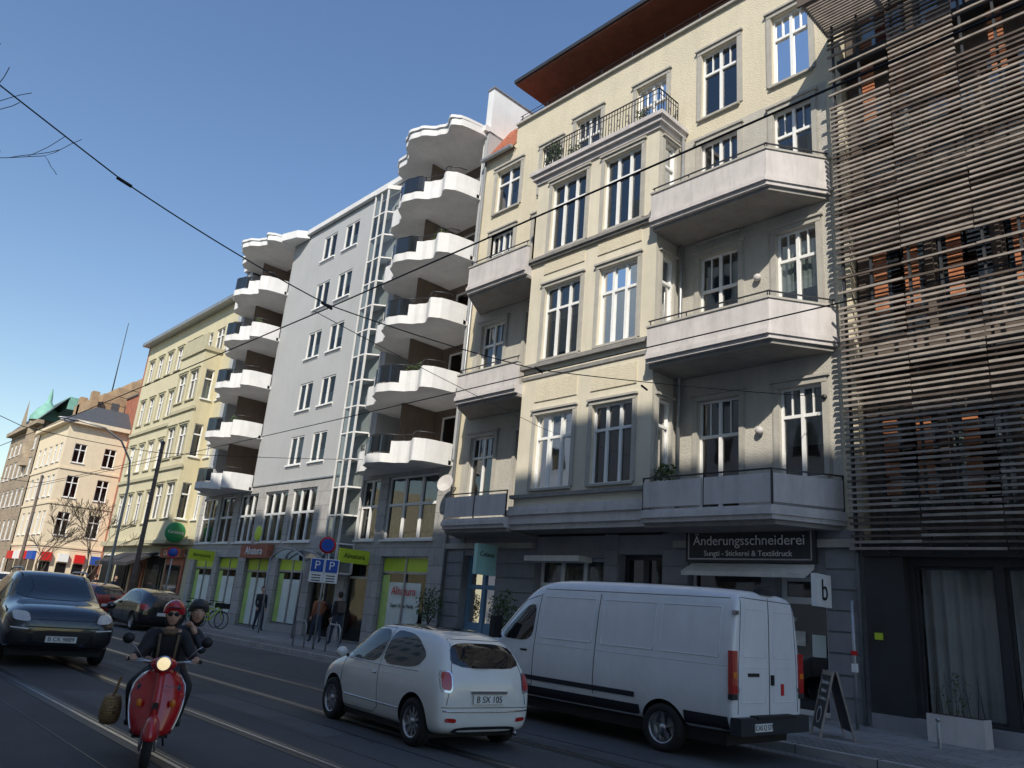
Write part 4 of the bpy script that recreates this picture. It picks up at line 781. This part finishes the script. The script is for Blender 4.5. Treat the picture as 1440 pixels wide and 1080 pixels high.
J=dict(pel=(-.18,0,.90),bel=(-.15,0,1.03),che=(-.06,0,1.22),nec=(-.01,0,1.37),hed=(.02,0,1.43),shL=(-.03,.17,1.29),elL=(.06,.29,1.08),wrL=(.22,.34,1.07),shR=(-.03,-.17,1.29),elR=(.06,-.29,1.08),wrR=(.22,-.34,1.07),
  hiL=(-.12,.10,.87),knL=(.28,.17,.78),anL=(.17,.14,.38),toL=(.30,.15,.33),hiR=(-.12,-.10,.87),knR=(.28,-.17,.78),anR=(.17,-.14,.38),toR=(.30,-.15,.33))
body(sx,J,dict(skin="skin",top="jacket",bot="jeans",shoe="shoe"),dict(sh=.085,el=.062,wr=.042))
for s,sd in(("L",1),("R",-1)): hand(sx,J["wr"+s],(.275,sd*.33,1.072),(.3,0,-1))
head(sx,(.05,0,1.53),helmet="vespa_red",glasses=True)
sx.tube("scarf","jacket2",[(-.02,.08,1.36),(.07,.03,1.34),(.07,-.04,1.33),(-.02,-.08,1.36)],.03,8);sx.tube("jacket_trim","jacket2",[(.07,.10,1.32),(.10,.09,1.1),(.05,.1,.95)],.014,6);sx.tube("jacket_trim","jacket2",[(.07,-.10,1.32),(.10,-.09,1.1),(.05,-.1,.95)],.014,6)
J2=dict(pel=(-.55,.05,.92),bel=(-.54,.09,1.06),che=(-.48,.15,1.25),nec=(-.44,.20,1.40),hed=(-.42,.22,1.46),shL=(-.46,.33,1.31),elL=(-.22,.40,1.12),wrL=(-.26,.28,1.32),shR=(-.46,-.02,1.33),elR=(-.28,-.2,1.14),wrR=(-.12,-.20,1.03),
  hiL=(-.5,.16,.88),knL=(-.12,.30,.74),anL=(-.2,.25,.38),toL=(-.07,.27,.33),hiR=(-.5,-.1,.88),knR=(-.12,-.30,.74),anR=(-.2,-.25,.38),toR=(-.07,-.27,.33))
body(sx,J2,dict(skin="skin",top="coat",bot="jacket",shoe="shoe"),{});hand(sx,J2["wrL"],(-.27,.25,1.38),(-.2,-.6,.6));hand(sx,J2["wrR"],(-.06,-.16,1.02),(0,.3,-1))
head(sx,(-.38,.27,1.56),helmet="dark",yaw=.1,hair="hair")
def bg(p): return V((p.x,p.y*(1-.25*p.z),max(-1,min(.75,p.z*1.3))))
sx.ell("basket_bag","bag",(-.1,-.46,.50),(.22,.11,.17),20,12,-1,bg);sx.tube("bag_handles","bag",[(-.22,-.46,.6),(-.15,-.42,.82),(0,-.42,.82),(.04,-.46,.6)],.012,6)
sx.done()
# ---------------------------------------------------------------- street furniture
l=Ob("street_lamp")
l.tube("post","zinc",[(-42,12.3,0),(-42,12.3,1.0),(-42,12.3,6.3),(-42,12.1,7.6),(-42,11.5,8.5),(-42,10.6,9.0),(-42,9.4,9.1)],[.11,.08,.065,.055,.05,.045,.04],10);l.ell("lantern","zinc",(-42,8.9,9.08),(.16,.5,.09));l.ell("lamp_glass","lamplens",(-42,8.85,9.0),(.12,.35,.07));l.done()
for x in(-38.5,-62):
    q=Ob("tram_wire_mast");q.tube("post","slat_dark",[(x,12.4,0),(x,12.4,1.3),(x,12.4,8.2)],[.15,.12,.09],10);q.lathe("cap","metal",[(.11,0),(.09,.1),(.001,.16)],(x,12.4,8.2),(0,0,1),12);q.done()
q=Ob("parking_signs");x,y=-21.8,12.6
q.tube("post","zinc",[(x,y,.13),(x,y,3.45)],.03,8);q.lathe("no_stopping_sign","signred",[(.001,.0),(.26,.0),(.26,.02),(.001,.02)],(x+.03,y-.03,3.25),(.75,-.65,0),24);q.lathe("no_stopping_face","blue",[(.001,.022),(.2,.022)],(x+.03,y-.03,3.25),(.75,-.65,0),24)
q2=lambda a,d,z:tuple(V((x,y,0))+V((.65,.75,0))*a+V((.75,-.65,0))*d+V((0,0,z)))
q.box("sign_cross","signred",-.22,.22,.024,.028,3.22,3.28,F=q2);q.box("post_collars","zinc",-.04,.04,.0,.03,2.3,2.36,F=q2)
for a0 in(-.42,.03):
    q.box("parking_plate","blue",a0,a0+.38,.035,.05,2.42,2.80,F=q2);q.box("plate_border","white",a0-.03,a0+.41,.02,.034,2.1,2.83,F=q2);q.text("letter_p","white","P",.36,q2(a0+.19,.055,2.61),(math.pi/2,0,math.atan2(.75,.65)))
    for zz in(2.14,2.22,2.30): q.box("sign_text","ink",a0+.05,a0+.33,.035,.037,zz,zz+.03,F=q2)
q.done()
for x,y in [(-22.9,12.5),(-21.0,12.55)]:
    q=Ob("bicycle_stand");q.tube("hoop","zinc",[(x,y,.1),(x,y,.8),(x+.1,y,.92),(x+.6,y,.92),(x+.7,y,.8),(x+.7,y,.1)],.025,8);q.done()
q=Ob("no_stopping_post");x,y=-34.5,12.5;q.tube("post","zinc",[(x,y,.1),(x,y,3.2)],.03,8);q.lathe("disc","blue",[(.001,0),(.24,0),(.24,.02),(.001,.02)],(x+.03,y-.02,3.0),(.9,-.4,0),20);q.lathe("ring","signred",[(.19,.024),(.24,.024)],(x+.03,y-.02,3.0),(.9,-.4,0),20);q.done()
def bike(x,y,rot,mat):
    q=Ob("rental_bicycle",(x,y,.13),rot)
    for wx in(-.52,.52):
        n=24;q.tube("tyres","rubber",[(wx+.33*math.cos(2*math.pi*i/n),0,.34+.33*math.sin(2*math.pi*i/n)) for i in range(n+1)],.018,6,False)
        for i in range(10): t=2*math.pi*i/10;q.tube("spokes","steel",[(wx,0,.34),(wx+.32*math.cos(t),0,.34+.32*math.sin(t))],.003,3)
    q.tube("frame",mat,[(-.52,0,.34),(-.05,0,.3),(.36,0,.78)],.026,6);q.tube("frame",mat,[(-.05,0,.3),(-.2,0,.88)],.024,6);q.tube("frame",mat,[(-.52,0,.34),(-.16,0,.72),(.36,0,.82)],.018,6);q.tube("fork",mat,[(.52,0,.34),(.38,0,.8),(.35,0,1.02)],.02,6)
    q.tube("handlebar","ink",[(.25,-.28,1.05),(.36,0,1.03),(.25,.28,1.05)],.014,6);q.ell("saddle","ink",(-.22,0,.92),(.14,.07,.04));q.tube("mudguard",mat,[(-.52+.37*math.cos(a),0,.34+.37*math.sin(a)) for a in np.linspace(.3,3.0,8)],.022,5);q.box("basket","ink",.45,.72,-.15,.15,.78,.98);q.done()
bike(-31.5,13.4,.5,"lime");bike(-32.4,13.5,.7,"white");bike(-33.4,13.3,.4,"green_sign");bike(-34.6,13.4,.9,"white")
q=Ob("sandwich_board",(-6.15,13.4,.13),math.radians(-50),.95)
for sd in(-1,1):
    f_=lambda a,d,z,sd=sd:(a,sd*(.28-.26*z/1.1)+d*sd,z)
    q.box("boards","dark",-.27,.27,0,.012,.14,1.02,F=f_);q.box("frames","slat",-.31,-.27,-.01,.022,0,1.1,F=f_);q.box("frames","slat",.27,.31,-.01,.022,0,1.1,F=f_);q.box("frames","slat",-.27,.27,-.01,.022,1.02,1.08,F=f_)
t=math.atan(.26/1.1)
for txt,z,s in(("Schneiderei",.9,.1),("Stickerei",.76,.09),("& Textildruck",.63,.08)): q.text("chalk_lettering","white",txt,s,(0,-(.28-.26*z/1.1)-.018,z),(math.pi/2-t,0,0),ext=.001)
q.lathe("chalk_logo","white",[(.12,.0),(.14,.0),(.14,.004),(.12,.004)],(0,-.215,.36),(0,-1,t),24);q.done()
q=Ob("pavement_bollard",(-4.85,14.4,.13),0,.6);q.lathe("post","zinc",[(.05,0),(.05,.62),(.035,.64),(.035,.68),(.06,.70),(.065,.75),(.04,.80),(.001,.82)],(0,0,0),(0,0,1),16);q.done()
for x,y in((-16.6,15.5),(-20.3,15.7)):
    q=Ob("potted_olive_tree",(x,y,.13));q.lathe("pot","balc_under",[(.001,0),(.2,0),(.26,.45),(.24,.45),(.001,.4)],(0,0,0),(0,0,1),16)
    q.tube("trunk","bark",[(0,0,.4),(.03,.02,.8),(0,0,1.2)],[.035,.03,.02],6)
    for i in range(9): t=i*.7;q.tube("limbs","bark",[(0,0,.9+i*.05),(.22*math.cos(t),.22*math.sin(t),1.25+i*.06),(.34*math.cos(t),.34*math.sin(t),1.5+i*.06)],[.014,.008,.003],4)
    leaves(q,"foliage",(0,0,1.6),(.48,.45,.6),600,.05);q.done()
q=Ob("standpipe_post",(-6.5,15.2,.13));q.tube("post","zinc",[(0,0,0),(0,0,2.3)],.035,8);q.box("stickers","white",-.045,.045,-.045,.045,1.0,1.15);q.box("stickers","signred",-.043,.043,-.043,.043,1.3,1.38);q.done()
# bare trees
def tree(name,base,H,seed,spread=.55,depth=5,r0=.16,mr=.004):
    rr=random.Random(seed);q=Ob(name,base)
    def br(p,d,L,r,k):
        pts=[p];rad=[r];dd=V(d)
        for i in range(4):
            dd=(dd+V((rr.gauss(0,.11),rr.gauss(0,.11),rr.gauss(0.02,.07)))).normalized();pts.append(pts[-1]+dd*L/4);rad.append(max(mr,r*(1-.11*(i+1))))
        q.tube("trunk" if k==depth else "branches","bark",pts,rad,7 if k>2 else 4,False)
        if k==0: return
        for i in range(3 if k>1 else 4):
            ax=V((rr.gauss(0,1),rr.gauss(0,1),rr.gauss(0,.5))).normalized();nd=(dd+ax*spread*rr.uniform(.7,1.3)+V((0,0,.08))).normalized();j=4 if i<2 else rr.randint(2,3)
            br(pts[j],nd,L*rr.uniform(.62,.8),rad[j]*rr.uniform(.55,.7),k-1)
    br(V((0,0,0)),V((0,0,1)),H*.32,r0,depth);q.done()
tree("bare_street_tree",(-12.8,-2.0,.12),9.0,11,spread=.7,mr=.005);tree("bare_street_tree",(-48.5,12.7,.1),7,9,r0=.11,depth=5,mr=.012);tree("bare_street_tree",(-57,12.7,.1),7,5,r0=.11,depth=5,mr=.012)
# overhead wires
q=Ob("tram_overhead_wires")
def wire(pts,r=.011,sag=0,n=10):
    o=[]
    for a_,b_ in zip(pts,pts[1:]):
        a_=V(a_);b_=V(b_)
        for i in range(n): t=i/n;o.append(a_+(b_-a_)*t-V((0,0,sag*4*t*(1-t))))
    o.append(V(pts[-1]));q.tube("wires","ink",o,r,5)
wire([(60,4.6,5.6),(-9.25,4.76,5.55),(-40,4.2,5.5),(-120,4.2,5.5)],.010,.05);wire([(60,8.3,5.6),(-8.7,8.5,5.55),(-40,8.0,5.5),(-120,8.0,5.5)],.010,.05)
wire([(-9.25,-4.2,8.6),(-9.25,1.9,6.2),(-9.25,4.76,5.62),(-8.7,8.5,5.60),(-7.35,16.2,6.9)],.009,.05)
wire([(-9.6,4.76,5.6),(-12.5,12.0,6.0),(-14.5,15.2,6.6)],.006,.03)
wire([(-40,-4.2,8.2),(-40,4.2,5.6),(-40,8,5.6),(-38.5,12.4,7.6)],.012,.05);wire([(-25,-4.2,8.2),(-25,4.2,5.6),(-25,8,5.6),(-25,16.3,7.0)],.010,.05)
for p in((-9.25,1.9,6.2),(-9.25,4.76,5.6),(-8.7,8.5,5.6),(-8.4,11.0,5.9)): q.tube("insulators","ink",[V(p)-V((0,.09,-.02)),V(p)+V((0,.09,-.02))],.02,6)
q.lathe("wall_hook","metal",[(.001,0),(.06,0),(.06,.05),(.001,.06)],(-7.35,16.26,6.9),(0,-1,0),12);q.done()
# ---------------------------------------------------------------- light, sky, camera
el,az=math.radians(42),math.radians(40)
sd=V((math.sin(az)*math.cos(el),-math.cos(az)*math.cos(el),math.sin(el)))
w=bpy.data.worlds.new("World");SC.world=w;w.use_nodes=True;nt=w.node_tree;bgd=nt.nodes["Background"];sk=nt.nodes.new("ShaderNodeTexSky");sk.sky_type='NISHITA';sk.sun_disc=False;sk.sun_elevation=el;sk.sun_rotation=math.pi-az;sk.air_density=1.4;sk.dust_density=.3;sk.ozone_density=1.6
hs=nt.nodes.new("ShaderNodeHueSaturation");hs.inputs["Saturation"].default_value=1.15;hs.inputs["Hue"].default_value=.508;nt.links.new(sk.outputs[0],hs.inputs["Color"]);nt.links.new(hs.outputs[0],bgd.inputs[0]);bgd.inputs[1].default_value=.15
ln=bpy.data.lights.new("sun","SUN");ln.energy=5.0;ln.angle=math.radians(.5);ln.color=(1,.93,.81);lo=bpy.data.objects.new("sun",ln);COL.objects.link(lo);lo.rotation_euler=sd.to_track_quat('Z','Y').to_euler();lo.location=(0,0,50)
s=np.array([-1040,235,1069.]);s/=np.linalg.norm(s);u=np.array([300,-3533,1069.]);u-=s*np.dot(s,u);u/=np.linalg.norm(u);n=np.cross(s,u)
cd=bpy.data.cameras.new("camera");cd.sensor_width=36;cd.lens=1069/1440*36;cd.clip_end=3000;cd.clip_start=.05;co=bpy.data.objects.new("camera",cd);COL.objects.link(co)
W=lambda k:V((-s[k],n[k],u[k]))
Rm=Matrix((W(0),-W(1),-W(2))).transposed().to_4x4();co.matrix_world=Matrix.Translation((0,0,1.65))@Rm;SC.camera=co
SC.view_settings.view_transform='Standard';SC.view_settings.look='None';SC.view_settings.exposure=0
